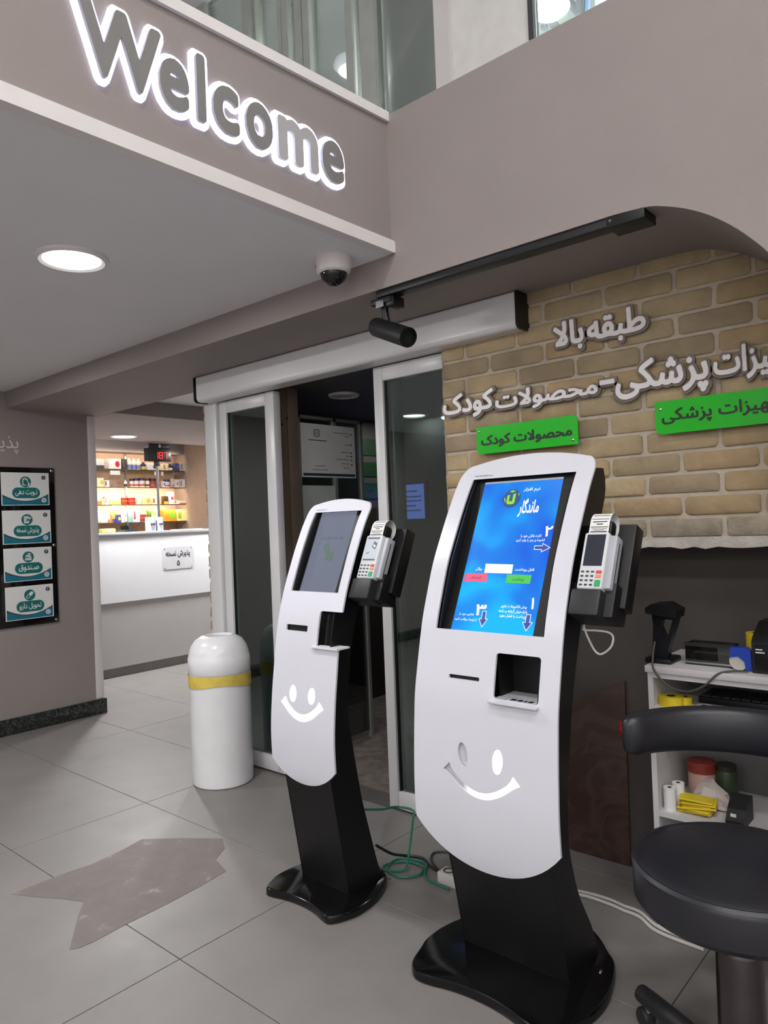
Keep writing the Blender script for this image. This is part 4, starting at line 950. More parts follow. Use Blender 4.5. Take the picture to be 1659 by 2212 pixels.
# ================================================================== CEILING FITTINGS
def downlight(label, x, y, z, r, power, color=(1, 1, 1), em=14.0, lit=True):
    d = thing('recessed_downlight', label, 'ceiling light', (x, y, z - 0.012), 'round recessed downlights')
    lathe('trim_ring', [(r * 0.78, 0.010), (r * 0.80, 0.002), (r * 0.9, -0.004), (r * 0.99, 0.004), (r, 0.012)], (x, y, z - 0.012), WHITE, d, 40)
    lathe('lens', [(0.0, 0.004), (r * 0.76, 0.004), (r * 0.78, 0.010)], (x, y, z - 0.012), glow('downlight_lens_%g' % em, (255, 255, 255), em) if lit else mat('lens_unlit', (190, 188, 186), 0.4), d, 40)
    if lit:
        l = area_light('downlight_lamp', (0, 0, -0.004), r * 1.4, power, color); l.parent = d
    return d
downlight('bright round downlight in the grey balcony ceiling above the guide board', -2.612, 1.290, 2.42, 0.128, 13)
for (x, y, nm) in ((-4.25, 1.29, 'closest to the guide board'), (-2.61, -0.6, 'farther from the beam, near the fascia'), (-4.25, -0.6, 'farthest from both beam and fascia')): downlight('round downlight in the balcony ceiling outside the view, ' + nm, x, y, 2.42, 0.128, 13)
downlight('lit round downlight in the ceiling over the pharmacy counter', -6.36, 3.585, 2.30, 0.125, 60, em=14)
downlight('lit round downlight over the far part of the pharmacy counter', -6.2, 5.0, 2.30, 0.125, 50, em=14)
downlight('lit round downlight standing in for a lamp reflected in the right sliding glass leaf', -3.455, 4.345, 2.20, 0.115, 5, em=6)  # added lamp, imitates a ceiling light mirrored in the door glass
p = onZ(743, 852, 2.20); downlight('unlit round downlight in the dark lobby ceiling', p.x, p.y, 2.20, 0.10, 0, lit=False)
def dome(label, x, y, z, s=1.0):
    d = thing('dome_camera', label, 'security camera', (x, y, z - 0.11 * s), 'dome security cameras')
    lathe('housing', [(0.056 * s, -0.062 * s), (0.064 * s, -0.056 * s), (0.070 * s, -0.030 * s), (0.070 * s, 0.0)], (x, y, z), mat('camera_white', (222, 214, 212), 0.35), d, 32)
    pr = [(0.052 * s * math.sin(math.pi / 2 * k / 8), -0.060 * s - 0.048 * s * math.cos(math.pi / 2 * k / 8)) for k in range(9)]
    lathe('dome_cover', pr, (x, y, z), mat('smoked_dome', (26, 25, 26), 0.08), d, 32)
    return d
cdm = dome('white dome camera with smoked cover under the balcony edge', -1.958, 2.005, 2.42)
text('brand_print', 'HIKVISION', (-1.958 + 0.0695 * math.sin(-0.75), 2.005 - 0.0695 * math.cos(0.75), 2.385), Vector((math.cos(0.75), -math.sin(0.75), 0)), EZ, Vector((-math.sin(.75), -math.cos(.75), 0)), GREY, cdm, 0.028, 0.005, 0.002, 0, False)
pp = onX(290, 957, -7.4); dome('small dark dome camera below the pharmacy ceiling', -7.4, pp.y, 2.62, 0.9)
# ---- track with spotlight along the soffit edge
TRK = thing('lighting_track', 'long black lighting track along the soffit edge', 'light track', (-1.35, 2.18, 2.27))
box('rail', -1.87, -0.835, 2.145, 2.205, 2.272, 2.2995, mat('track_black', (20, 20, 22), 0.4), TRK, 0.003)
box('feed_box', -0.92, -0.80, 2.140, 2.235, 2.266, 2.2995, BLACK, TRK, 0.004)
lathe('screw', [(.004, 0), (.004, .003)], (-0.905, 2.14, 2.285), CHROME, TRK, 8, NY)
SPT = thing('track_spotlight', 'black cylindrical spotlight hanging from the lighting track', 'spotlight', (-1.83, 2.18, 2.10))
box('adapter', -1.905, -1.80, 2.15, 2.215, 2.248, 2.2715, BLACK, SPT, 0.004)
box('adapter_end', -1.83, -1.79, 2.155, 2.225, 2.232, 2.2715, BLACK, SPT, 0.004)
box('metal_tab', -1.873, -1.833, 2.147, 2.1505, 2.234, 2.260, CHROME, SPT)
tube('stem', [(-1.853, 2.18, 2.25), (-1.853, 2.18, 2.21), (-1.845, 2.182, 2.175)], 0.014, BLACK, SPT, 12, 4)
A = onY(812, 706, 2.19); B_ = onY(882, 729, 2.12); ax = (B_ - A); LL = ax.length
lathe('head', [(0.030, 0.0), (0.037, 0.004), (0.038, 0.01), (0.038, LL), (0.034, LL), (0.033, LL - 0.02), (0.001, LL - 0.025)], A, BLACK, SPT, 28, ax)

# ================================================================== STOOL
SC_ = Vector((-0.515, 1.755, 0)); ST = thing('swivel_stool', 'round black padded swivel stool with a low curved backrest', 'stool', (SC_.x, SC_.y, 0))
SR = 0.222
lathe('seat', [(0.17, 0.492), (SR - .012, 0.495), (SR, 0.51), (SR + .001, 0.575), (SR - .004, 0.588), (SR - .012, 0.594), (SR - .05, 0.603), (0.0, 0.608)], SC_, LEATHER, ST, 56)
lathe('seat_piping', [(SR - .006, 0.582), (SR + .003, 0.587), (SR - .003, 0.594), (SR - .012, 0.592)], SC_, LEATHER, ST, 56)
V, Fc = [], []; na, nr = 40, 12
for i in range(na + 1):
    th = math.radians(30 + (168 - 30) * i / na); e = min(i, na - i) / na; kx = min(1, (e / 0.05)) ** 0.5 if e < 0.05 else 1
    for j in range(nr):
        a = 2 * math.pi * j / nr; sq = lambda v, p: math.copysign(abs(v) ** p, v)
        dr = 0.030 * sq(math.cos(a), 0.7) * (0.35 + 0.65 * kx); dz = 0.060 * sq(math.sin(a), 0.55) * (0.75 + 0.25 * kx) * (0.88 + 0.12 * math.sin(math.pi * i / na))
        V.append(Vector((SC_.x + (0.275 + dr) * math.cos(th), SC_.y + (0.275 + dr) * math.sin(th), 0.818 + dz)))
for i in range(na):
    for j in range(nr): Fc.append([i * nr + j, (i + 1) * nr + j, (i + 1) * nr + (j + 1) % nr, i * nr + (j + 1) % nr])
Fc.append([j for j in range(nr)]); Fc.append([na * nr + j for j in range(nr)][::-1])
mk('backrest', V, Fc, LEATHER, ST, True, 60)
ta = math.radians(80)
tube('back_support', [(SC_.x, SC_.y, .47), (SC_.x + .2 * math.cos(ta), SC_.y + .2 * math.sin(ta), .465), (SC_.x + .31 * math.cos(ta), SC_.y + .31 * math.sin(ta), .52), (SC_.x + .31 * math.cos(ta), SC_.y + .31 * math.sin(ta), .80)], 0.012, BLACK, ST, 8, 6)
lathe('seat_plate', [(0.09, 0.470), (0.10, 0.474), (0.10, 0.490)], SC_, BLACK, ST, 24)
lathe('gas_rod', [(0.016, 0.30), (0.016, 0.472)], SC_, CHROME, ST, 16)
lathe('column_cover', [(0.052, 0.07), (0.050, 0.395), (0.046, 0.405), (0.018, 0.412)], SC_, mat('smoked_chrome', (86, 80, 82), 0.18, metal=0.85, var=0.2), ST, 28)
cap0 = math.atan2(1.94 - SC_.y, -0.83 - SC_.x)
for k in range(5):
    a = cap0 + k * 2 * math.pi / 5; dx, dy = math.cos(a), math.sin(a)
    lg = tube('leg', [(SC_.x + dx * .04, SC_.y + dy * .04, .085), (SC_.x + dx * .20, SC_.y + dy * .20, .090), (SC_.x + dx * .36, SC_.y + dy * .36, .082)], 0.027, DGREY, ST, 10, 4, (1.15, 0.85))
    lathe('caster', [(0.022, -.016), (0.026, -.010), (0.026, .010), (0.022, .016)], (SC_.x + dx * .345, SC_.y + dy * .345, .027), DGREY, lg, 14, Vector((-dy, dx, 0)))
    lathe('caster_stem', [(0.008, 0.02), (0.008, 0.07)], (SC_.x + dx * .335, SC_.y + dy * .335, 0), CHROME, lg, 8)
lathe('hub', [(0.06, .055), (0.062, .06), (0.062, .105), (0.05, .115)], SC_, DGREY, ST, 24)

# ================================================================== SHELF UNIT AND ITS CONTENTS
SY0, SY1, SX0, SX1 = 2.42, 2.76, -0.962, -0.40
SHW = mat('shelf_white_laminate', (206, 203, 204), 0.45, var=0.02)
SH = thing('shelf_unit', 'low white open shelf unit against the dark wall beside the large kiosk', 'shelf', ((SX0 + SX1) / 2, 2.6, 0))
box('side_panel', SX0, SX0 + 0.018, SY0, SY1, 0, 0.856, SHW, SH); box('side_panel', SX1 - 0.018, SX1, SY0, SY1, 0, 0.856, SHW, SH)
box('top_board', SX0 - 0.006, SX1, SY0 - 0.008, SY1, 0.856, 0.878, SHW, SH, 0.001)
for z in (0.742, 0.392, 0.06): box('shelf_board', SX0 + 0.018, SX1 - 0.018, SY0 + 0.004, SY1, z - 0.018, z, SHW, SH)
box('front_strip', SX0 + 0.018, SX1 - 0.018, SY0, SY0 + 0.016, 0.838, 0.856, SHW, SH)
box('back_board', SX0 + 0.018, SX1 - 0.018, SY1 - 0.006, SY1, 0.0, 0.856, GREY, SH)
sy = lambda y: (lambda u, v: onY(*z8(u, v), y))
zT = 0.878
# scanner in its stand
SCN = thing('barcode_scanner', 'black handheld scanner standing in its cradle on the shelf top', 'scanner', (-0.93, 2.50, zT))
box('cradle_base', -0.985, -0.895, 2.455, 2.56, zT, zT + 0.018, BLACK, SCN, 0.006)
P = sy(2.50)
hl = [(-0.968, zT + .015), (-0.915, zT + .015), (-0.912, zT + .05), (-0.895, zT + .10), (-0.878, zT + .15), (-0.872, zT + .185), (-0.905, zT + .200), (-0.948, zT + .196), (-0.966, zT + .180), (-0.960, zT + .13), (-0.963, zT + .08)]
hole = [(-0.922, zT + .085), (-0.908, zT + .100), (-0.893, zT + .148), (-0.930, zT + .148), (-0.936, zT + .12)]
plate('handle', [hl, hole], 0.035, planemap((0, 2.482, 0), EX, EZ, NY), mat('scanner_black', (26, 26, 30), 0.35), SCN, smooth=True)
plate('scan_head', [[(-0.970, zT + .170), (-0.870, zT + .158), (-0.866, zT + .185), (-0.905, zT + .206), (-0.95, zT + .203), (-0.972, zT + .188)]], 0.085, planemap((0, 2.445, 0), EX, EZ, NY), BLACK, SCN, smooth=True)
tube('cable', [(-0.945, 2.452, zT + .075), (-0.945, 2.43, zT + .03), (-0.935, 2.408, zT - .01), (-0.89, 2.398, zT - .055), (-0.83, 2.396, zT - .068), (-0.775, 2.40, zT - .045), (-0.735, 2.41, zT - .005), (-0.70, 2.425, zT + .006), (-0.655, 2.45, zT + .006)], 0.0035, mat('cable_grey', (70, 66, 64), 0.5), SCN, 8, 6)
# clear card box
CB = thing('card_box', 'low clear plastic box with dark rim on the shelf top beside the scanner', 'box', (-0.785, 2.54, zT))
SMK = glass('smoked_clear', (0.55, 0.55, 0.55), 0.08)
for a in ((-0.862, -0.715, 2.50, 2.503), (-0.862, -0.715, 2.577, 2.58), (-0.862, -0.859, 2.503, 2.577), (-0.718, -0.715, 2.503, 2.577)): box('wall', *a, zT + .004, zT + .07, SMK, CB)
box('base', -0.862, -0.715, 2.50, 2.58, zT, zT + .004, DGREY, CB); box('rim', -0.864, -0.713, 2.498, 2.502, zT + .062, zT + .074, DGREY, CB); box('front_edge', -0.864, -0.713, 2.497, 2.5, zT + .006, zT + .012, CHROME, CB)
box('card_stack', -0.85, -0.73, 2.52, 2.57, zT + .004, zT + .035, mat('cards_grey', (120, 116, 112), 0.6), CB)
# tape dispenser, rolls, printer
TD = thing('tape_dispenser', 'blue hand tape dispenser on the shelf top beside the clear box', 'tape dispenser', (-0.69, 2.5, zT))
BLU = mat('blue_plastic', (28, 66, 176), 0.4)
plate('frame', [[(-0.715, zT + .04), (-0.712, zT + .072), (-0.67, zT + .074), (-0.652, zT + .065), (-0.650, zT + .004), (-0.668, zT + .002), (-0.672, zT + .03), (-0.69, zT + .045)]], 0.03, planemap((0, 2.475, 0), EX, EZ, NY), BLU, TD)
lathe('tape_roll', [(0.012, 0), (0.028, 0), (0.028, 0.022), (0.012, 0.022)], (-0.69, 2.48, zT + .028), mat('clear_tape', (196, 194, 186), 0.3), TD, 24, EY)
lathe('foot', [(.012, 0), (.012, .006)], (-0.665, 2.49, zT), DGREY, TD, 12)
def roll(name, label, c, r, hgt, m, hole=0.35, grp=None, axis=EZ):
    t = thing(name, label, 'roll', c, grp)
    lathe('paper', [(r * hole, 0), (r, 0), (r, hgt), (r * hole, hgt), (r * hole, 0.001)], c, m, t, 28, axis)
    lathe('core', [(r * hole * .98, 0.001), (r * hole * .98, hgt + .0005), (r * hole * .8, hgt + .0005), (r * hole * .8, 0.001)], c, mat('core_dark', (40, 34, 30), 0.7), t, 18, axis)
    return t
YEL = mat('yellow_label', (222, 196, 40), 0.5)
roll('label_roll', 'upright yellow label roll on the shelf top behind the blue dispenser', (-0.665, 2.60, zT), 0.032, 0.105, YEL, 0.4)
PRN = thing('receipt_printer', 'black receipt printer at the right end of the shelf top', 'printer', (-0.57, 2.56, zT))
plate('body', [[(2.46, zT), (2.70, zT), (2.70, zT + .145), (2.56, zT + .15), (2.48, zT + .115), (2.46, zT + .10)]], 0.16, lambda u, v, w: Vector((-0.485 - w, u, v)), mat('printer_black', (18, 18, 20), 0.4), PRN)
box('front_cover', -0.635, -0.495, 2.452, 2.461, zT + .012, zT + .088, BLACK, PRN, 0.003)
for k in range(2): box('logo_print', -0.632, -0.612 + .006 * k, 2.4513, 2.452, zT + .074 - .009 * k, zT + .078 - .009 * k, PAPER, PRN)
zM = 0.742
roll('label_roll', 'fat yellow label roll on the middle shelf', (-0.905, 2.47, zM), 0.040, 0.030, YEL, 0.36)
roll('label_roll', 'smaller yellow label roll tucked behind the fat one on the middle shelf', (-0.872, 2.50, zM), 0.026, 0.026, YEL, 0.4)
roll('paper_roll', 'small flat white roll on the middle shelf', (-0.80, 2.475, zM), 0.024, 0.010, PAPER, 0.45)
KB = thing('keyboard', 'dark keyboard lying at the back of the middle shelf', 'keyboard', (-0.66, 2.60, zM))
box('case', -0.84, -0.45, 2.54, 2.68, zM, zM + .022, BLACK, KB, 0.004)
for r in range(4):
    for c in range(12): box('key', -0.83 + c * .031, -0.83 + c * .031 + .026, 2.55 + r * .031, 2.55 + r * .031 + .026, zM + .022, zM + .027, DGREY, KB)
pz = box('paper_slip', -0.862, -0.825, 2.45, 2.50, zM, zM + .002, PAPER); tag(pz, 'small white slip on the middle shelf between the rolls', 'paper')
zL = 0.392
roll('paper_roll', 'white till roll standing in front at the left of the lower shelf', (-0.918, 2.455, zL), 0.020, 0.075, PAPER, 0.35)
roll('paper_roll', 'white till roll standing behind the other one on the lower shelf', (-0.905, 2.50, zL), 0.020, 0.080, PAPER, 0.35)
JR = thing('storage_jar', 'pale jar with red lid at the back of the lower shelf', 'jar', (-0.865, 2.62, zL))
lathe('jar', [(0.042, 0), (0.045, 0.005), (0.045, 0.09), (0.040, 0.098)], (-0.865, 2.62, zL), mat('jar_pink', (196, 160, 150), 0.3), JR, 28); lathe('lid', [(0.048, 0.095), (0.048, 0.125), (0.044, 0.13)], (-0.865, 2.62, zL), mat('lid_red', (140, 50, 42), 0.4), JR, 28)
JG = thing('storage_jar', 'dark green box jar beside the red-lidded jar on the lower shelf', 'jar', (-0.79, 2.64, zL))
lathe('jar', [(0.034, 0), (0.036, 0.004), (0.036, 0.10), (0.030, 0.11)], (-0.79, 2.64, zL), mat('jar_green', (58, 74, 46), 0.4), JG, 20); lathe('lid', [(0.034, 0.108), (0.034, 0.124)], (-0.79, 2.64, zL), mat('lid_dark', (40, 46, 36), 0.4), JG, 20)
YP_ = thing('label_stack', 'untidy stack of folded yellow label sheets on the lower shelf', 'paper', (-0.835, 2.48, zL))
for k in range(6):
    a = rnd.uniform(-.25, .25); U = Vector((math.cos(a), math.sin(a), rnd.uniform(-.03, .03))).normalized(); N_ = Vector((rnd.uniform(-.08, .08), rnd.uniform(-.08, .08), 1)).normalized(); V_ = N_.cross(U).normalized(); U = V_.cross(N_)
    obox('sheet', Vector((-0.835 + rnd.uniform(-.008, .008), 2.485 + rnd.uniform(-.006, .006), zL + .006 + k * .0075)), U, V_, N_, -.052, .052, -.035, .035, 0, .006, YEL, YP_, 0.001, 1)
PC = thing('loose_paper', 'crumpled sheet of pale paper leaning behind the yellow sheets on the lower shelf', 'paper', (-0.80, 2.55, zL))
V = []; g = 7
for i in range(g):
    for j in range(g): V.append(Vector((-0.87 + .14 * i / (g - 1) + rnd.uniform(-.006, .006), 2.53 + .05 * j / (g - 1) + rnd.uniform(-.008, .008), zL + .004 + .075 * j / (g - 1) * (0.5 + .6 * math.sin(i * .7 + .3)) + rnd.uniform(0, .006))))
Fc = [[i * g + j, (i + 1) * g + j, (i + 1) * g + j + 1, i * g + j + 1] for i in range(g - 1) for j in range(g - 1)]
mk('sheet', V, Fc, mat('paper_pinkish', (196, 184, 180), 0.8), PC, True, 20)
MS = thing('card_reader_base', 'small black device with a white sticker lying on the lower shelf', 'device', (-0.71, 2.46, zL))
plate('body', [[(2.425, zL), (2.53, zL), (2.53, zL + .075), (2.50, zL + .085), (2.45, zL + .05), (2.425, zL + .02)]], 0.055, lambda u, v, w: Vector((-0.68 - w, u, v)), BLACK, MS)
box('sticker', -0.722, -0.705, 2.4335, 2.436, zL + .03, zL + .04, PAPER, MS)
rp_ = onY(1347, 1575, 2.765); RB = thing('red_switch', 'small red emergency button on the dark wall beside the marble slab', 'button', (rp_.x, 2.77, rp_.z - .03))
box('plate', rp_.x - .02, rp_.x + .02, 2.762, 2.779, rp_.z - .03, rp_.z + .03, mat('switch_red', (150, 32, 30), 0.4), RB, 0.003); lathe('knob', [(.013, 0), (.013, .01), (.009, .014)], (rp_.x, 2.762, rp_.z), mat('switch_red2', (176, 40, 36), 0.35), RB, 16, NY)

# ================================================================== CABLES, POWER STRIP, FLOOR DECAL
PS = thing('power_strip', 'white power strip on the floor between the two kiosks', 'power strip', (-1.60, 2.25, 0))
box('body', -1.735, -1.46, 2.215, 2.275, 0.0, 0.045, mat('strip_white', (206, 202, 198), 0.4), PS, 0.005)
for k in range(4): lathe('socket', [(0.019, 0), (0.021, 0.003), (0.017, 0.003), (0.016, -0.004), (0.0, -0.004)], (-1.70 + k * .062, 2.245, 0.0445), DGREY, PS, 20)
GC = mat('cable_green', (36, 112, 92), 0.45); BC = mat('cable_black', (24, 24, 24), 0.45); WC = mat('cable_white', (200, 196, 190), 0.45)
cb = tube('network_cable', [(-1.93, 2.02, .30), (-1.92, 2.12, .27), (-1.93, 2.22, .245), (-1.87, 2.25, .235), (-1.865, 2.24, .20), (-1.87, 2.22, .10), (-1.88, 2.20, .02), (-1.92, 2.18, .008), (-1.96, 2.16, .008), (-1.98, 2.20, .008), (-1.93, 2.27, .008), (-1.85, 2.27, .008), (-1.82, 2.21, .008), (-1.87, 2.15, .010), (-1.95, 2.17, .013), (-1.96, 2.26, .014), (-1.86, 2.30, .008), (-1.80, 2.22, .012), (-1.76, 2.20, .008), (-1.66, 2.19, .008)], 0.0045, GC, None, 8, 6); tag(cb, 'green network cable coiled on the floor behind the small kiosk', 'cable')
cb = tube('power_cable', [(-1.96, 2.12, .12), (-1.95, 2.20, .06), (-1.97, 2.30, .010), (-1.90, 2.33, .008), (-1.84, 2.30, .008), (-1.79, 2.28, .010), (-1.737, 2.262, .03)], 0.0055, BC, None, 8, 6); tag(cb, 'thick black cable running from the small kiosk to the power strip', 'cable')
cb = tube('power_cable', [(-1.80, 2.30, .006), (-1.86, 2.34, .006), (-1.89, 2.40, .006), (-1.84, 2.44, .006), (-1.76, 2.42, .006), (-1.70, 2.36, .006), (-1.66, 2.30, .006)], 0.0045, mat('cable_dark_grey', (60, 56, 56), 0.5), None, 8, 6); tag(cb, 'thin dark cable looped on the floor behind the power strip', 'cable')
cb = tube('power_cable', [(-1.40, 2.42, .006), (-1.267, 2.469, .006), (-1.165, 2.479, .006), (-1.10, 2.468, .006), (-1.04, 2.462, .006), (-0.95, 2.408, .006), (-0.80, 2.395, .006)], 0.006, WC, None, 8, 6); tag(cb, 'upper of two white cables on the floor behind the large kiosk', 'cable')
cb = tube('power_cable', [(-1.38, 2.40, .006), (-1.25, 2.448, .006), (-1.15, 2.450, .006), (-1.09, 2.44, .006), (-1.03, 2.432, .006), (-0.95, 2.382, .006), (-0.80, 2.37, .006)], 0.006, WC, None, 8, 6); tag(cb, 'lower of two white cables on the floor behind the large kiosk', 'cable')
t_ = zoom(1200, 1080, .27667); W2 = lambda u, v: onY(*t_(u, v), 1.99)
cb = tube('terminal_cable', [W2(265, 880), W2(235, 950), W2(218, 1000), W2(228, 1015), W2(330, 1020), W2(415, 1035), W2(450, 1075), W2(430, 1150), W2(360, 1203), W2(310, 1180), W2(260, 1090), W2(228, 1010), W2(222, 970), W2(250, 900), W2(270, 870)], 0.0032, mat('cable_white_bright', (222, 220, 216), 0.4), None, 8, 8); tag(cb, 'white cable looping below the large kiosk\'s card terminal bracket', 'cable')
z4 = zoom(0, 1300, .41224)
dec = [(60, 1530), (190, 1480), (330, 1425), (480, 1375), (640, 1300), (745, 1243), (960, 1238), (1165, 1240), (1178, 1290), (1130, 1350), (1185, 1410), (1040, 1495), (890, 1575), (760, 1640), (640, 1700), (500, 1775), (420, 1812), (365, 1820), (385, 1740), (410, 1640), (440, 1570), (300, 1553), (180, 1545)]
dm = bpy.data.materials.new('worn_decal'); dm.use_nodes = True; nt = dm.node_tree; b = nt.nodes['Principled BSDF']; b.inputs['Roughness'].default_value = 0.6
tc = nt.nodes.new('ShaderNodeTexCoord'); nz = nt.nodes.new('ShaderNodeTexNoise'); nz.inputs['Scale'].default_value = 9; nz.inputs['Detail'].default_value = 6; nz.inputs['Roughness'].default_value = 0.65
rp = nt.nodes.new('ShaderNodeValToRGB'); e = rp.color_ramp.elements
e[0].position = 0.25; e[0].color = (*lin((98, 90, 86)), 1); e[1].position = 0.72; e[1].color = (*lin((146, 142, 140)), 1); k = e.new(0.60); k.color = (*lin((112, 103, 99)), 1)
nt.links.new(tc.outputs['Object'], nz.inputs['Vector']); nt.links.new(nz.outputs['Fac'], rp.inputs['Fac']); nt.links.new(rp.outputs['Color'], b.inputs['Base Color'])
DP = [onZ(*z4(u, v), 0.0012) for u, v in dec]
V, Fc = plate_geo([[(p.x, p.y) for p in DP][::-1]], 0.0011, lambda u, v, w: Vector((u, v, 0.0012 - w)))
tag(mk('floor_sticker', V, Fc, dm), 'worn brownish sticker residue on the floor tiles left of the small kiosk', 'sticker')

# ================================================================== PHARMACY SHELVES AND GOODS
zp = zoom(190, 920, .17481)
XS = -8.16                                             # front plane of the goods
def shz(v): return (onX(*zp(100, v), XS).z + onX(*zp(1200, v), XS).z) / 2
shelf_v = [545, 760, 972, 1188]
szs = [shz(v) for v in shelf_v]
RK = thing('medicine_shelves', 'lit glass wall shelves full of medicine behind the pharmacy counter', 'shelves', (-8.3, 4.6, 1.3))
for z in szs: box('glass_shelf', -8.42, XS + 0.03, 3.2, 5.42, z - 0.008, z, glass('shelf_glass', (0.72, 0.78, 0.74), 0.12), RK)
for z in szs: box('shelf_edge', XS + 0.0305, XS + 0.033, 3.2, 5.42, z - 0.009, z + 0.001, mat('shelf_edge_dark', (70, 62, 54), 0.4), RK)
for (u0, u1, v0, v1) in ((60, 105, 555, 605), (275, 400, 552, 605), (822, 880, 562, 612), (905, 935, 565, 615), (270, 398, 768, 822), (295, 420, 980, 1036)):
    A, B_ = onX(*zp(u0, v0), XS + 0.04), onX(*zp(u1, v1), XS + 0.04)
    box('price_tag', XS + 0.036, XS + 0.038, A.y, B_.y, B_.z, A.z, PAPER, RK)
for yy in (3.9, 4.75): box('bracket', -8.42, -8.40, yy - .01, yy + .01, szs[3] - .1, 2.36, CHROME, RK)
ORD = ['first', 'second', 'third', 'fourth', 'fifth', 'sixth', 'seventh', 'eighth', 'ninth', 'tenth', 'eleventh', 'twelfth', 'thirteenth', 'fourteenth', 'fifteenth', 'sixteenth']
SHN = ['top', 'second', 'third', 'lowest']
GOODS = [
 [(62, 205, 425, 'box', (206, 204, 200), (60, 60, 62), 'grey carton with dark disc'), (262, 414, 420, 'box', (238, 226, 222), (196, 40, 60), 'white and red carton'), (425, 487, 415, 'box', (72, 64, 62), (96, 90, 88), 'dark grey carton'),
  (497, 552, 408, 'bottle', (226, 214, 196), (120, 132, 190), 'cream bottle with blue band'), (557, 607, 410, 'bottle', (226, 214, 196), (120, 132, 190), 'cream bottle with blue band'), (611, 665, 412, 'bottle', (226, 214, 196), (120, 132, 190), 'cream bottle with blue band'),
  (671, 729, 450, 'bottle', (40, 44, 92), (214, 190, 60), 'navy bottle with yellow label'), (740, 866, 460, 'box', (236, 234, 232), (70, 70, 80), 'white carton with small marks'), (925, 997, 460, 'box', (238, 226, 206), (230, 150, 60), 'white and orange carton'),
  (1004, 1062, 462, 'bottle', (52, 38, 40), (232, 226, 216), 'dark bottle with white label'), (1070, 1130, 450, 'box', (70, 76, 128), (96, 100, 150), 'blue carton'), (1134, 1215, 446, 'box', (206, 198, 196), (160, 140, 140), 'pale grey carton')],
 [(62, 108, 628, 'box', (206, 204, 60), (240, 236, 200), 'yellow-green carton'), (112, 200, 650, 'box', (236, 216, 178), (196, 190, 60), 'cream and yellow carton'), (206, 268, 678, 'box', (240, 228, 222), (160, 50, 66), 'white carton with red stripe'),
  (455, 496, 672, 'bottle', (236, 224, 212), (60, 56, 60), 'small white bottle'), (528, 577, 655, 'jar', (234, 222, 216), (60, 44, 62), 'white jar with dark lid'), (580, 645, 650, 'jar', (234, 222, 216), (60, 44, 62), 'white jar with dark lid'), (649, 721, 646, 'jar', (234, 222, 216), (60, 44, 62), 'white jar with dark lid'),
  (726, 775, 650, 'jar', (236, 224, 206), (92, 46, 40), 'white jar with brown lid'), (780, 860, 648, 'jar', (150, 74, 52), (70, 34, 34), 'brown jar'), (863, 890, 655, 'jar', (236, 224, 206), (92, 46, 40), 'narrow white jar'),
  (921, 955, 680, 'box', (236, 220, 216), (90, 80, 140), 'small white carton'), (958, 1030, 662, 'jar', (226, 222, 226), (54, 46, 66), 'white jar with wide dark lid'), (1034, 1066, 650, 'box', (222, 200, 190), (170, 150, 140), 'slim pinkish carton'), (1070, 1130, 660, 'box', (216, 206, 200), (180, 160, 150), 'pale carton'), (1134, 1204, 658, 'box', (224, 214, 208), (150, 140, 140), 'white carton with grey mark')],
 [(76, 166, 835, 'box', (246, 220, 190), (232, 130, 60), 'white and orange packet'), (168, 208, 795, 'box', (238, 190, 150), (190, 80, 40), 'tall orange carton'), (212, 262, 840, 'box', (246, 240, 236), (150, 150, 150), 'white carton with grey lines'), (268, 410, 830, 'box', (246, 226, 182), (214, 206, 120), 'pale yellow carton'),
  (414, 506, 888, 'jar', (224, 98, 52), (150, 40, 26), 'red-orange tub'), (510, 614, 888, 'jar', (222, 84, 58), (150, 36, 30), 'red tub'), (620, 664, 880, 'box', (246, 236, 216), (210, 200, 180), 'cream carton'), (670, 785, 875, 'box', (246, 206, 140), (240, 160, 70), 'orange and white carton'), (790, 885, 885, 'box', (246, 232, 220), (226, 110, 60), 'white carton with orange end'),
  (936, 996, 872, 'box', (86, 58, 30), (206, 190, 60), 'dark green and yellow carton'), (1000, 1064, 822, 'box', (246, 236, 234), (200, 50, 90), 'tall white and red carton'), (1074, 1112, 922, 'box', (238, 230, 214), (70, 90, 60), 'small white carton'), (1128, 1226, 932, 'box', (232, 216, 200), (210, 110, 60), 'flat cream and orange carton')],
 [(88, 158, 1030, 'bag', (248, 240, 236), (230, 220, 210), 'puffy white packet'), (160, 288, 1060, 'bag', (246, 236, 226), (236, 130, 50), 'white and orange packet'), (300, 342, 1052, 'box', (226, 150, 80), (60, 70, 130), 'orange and blue carton'), (346, 412, 1090, 'box', (58, 66, 140), (232, 206, 60), 'blue and yellow carton'), (416, 458, 1010, 'bottle', (246, 240, 236), (220, 214, 210), 'tall white bottle'), (462, 490, 1022, 'bottle', (120, 140, 180), (230, 230, 236), 'slim blue bottle'),
  (497, 551, 1012, 'box', (140, 176, 172), (246, 240, 236), 'teal and white carton'), (556, 646, 1018, 'box', (246, 232, 226), (150, 90, 90), 'white carton with faint print'), (650, 744, 1096, 'jar', (172, 66, 56), (120, 40, 40), 'dark red tub'), (750, 784, 1046, 'box', (92, 118, 46), (60, 80, 30), 'green carton'), (787, 832, 1060, 'box', (240, 216, 60), (244, 240, 200), 'bright yellow carton'), (836, 882, 1040, 'box', (248, 240, 226), (236, 220, 180), 'tall white carton'),
  (946, 1094, 1046, 'box', (240, 140, 40), (110, 200, 40), 'orange and green carton'), (1099, 1236, 1050, 'box', (240, 224, 150), (150, 180, 60), 'cream and lime carton')]]
gi = 0
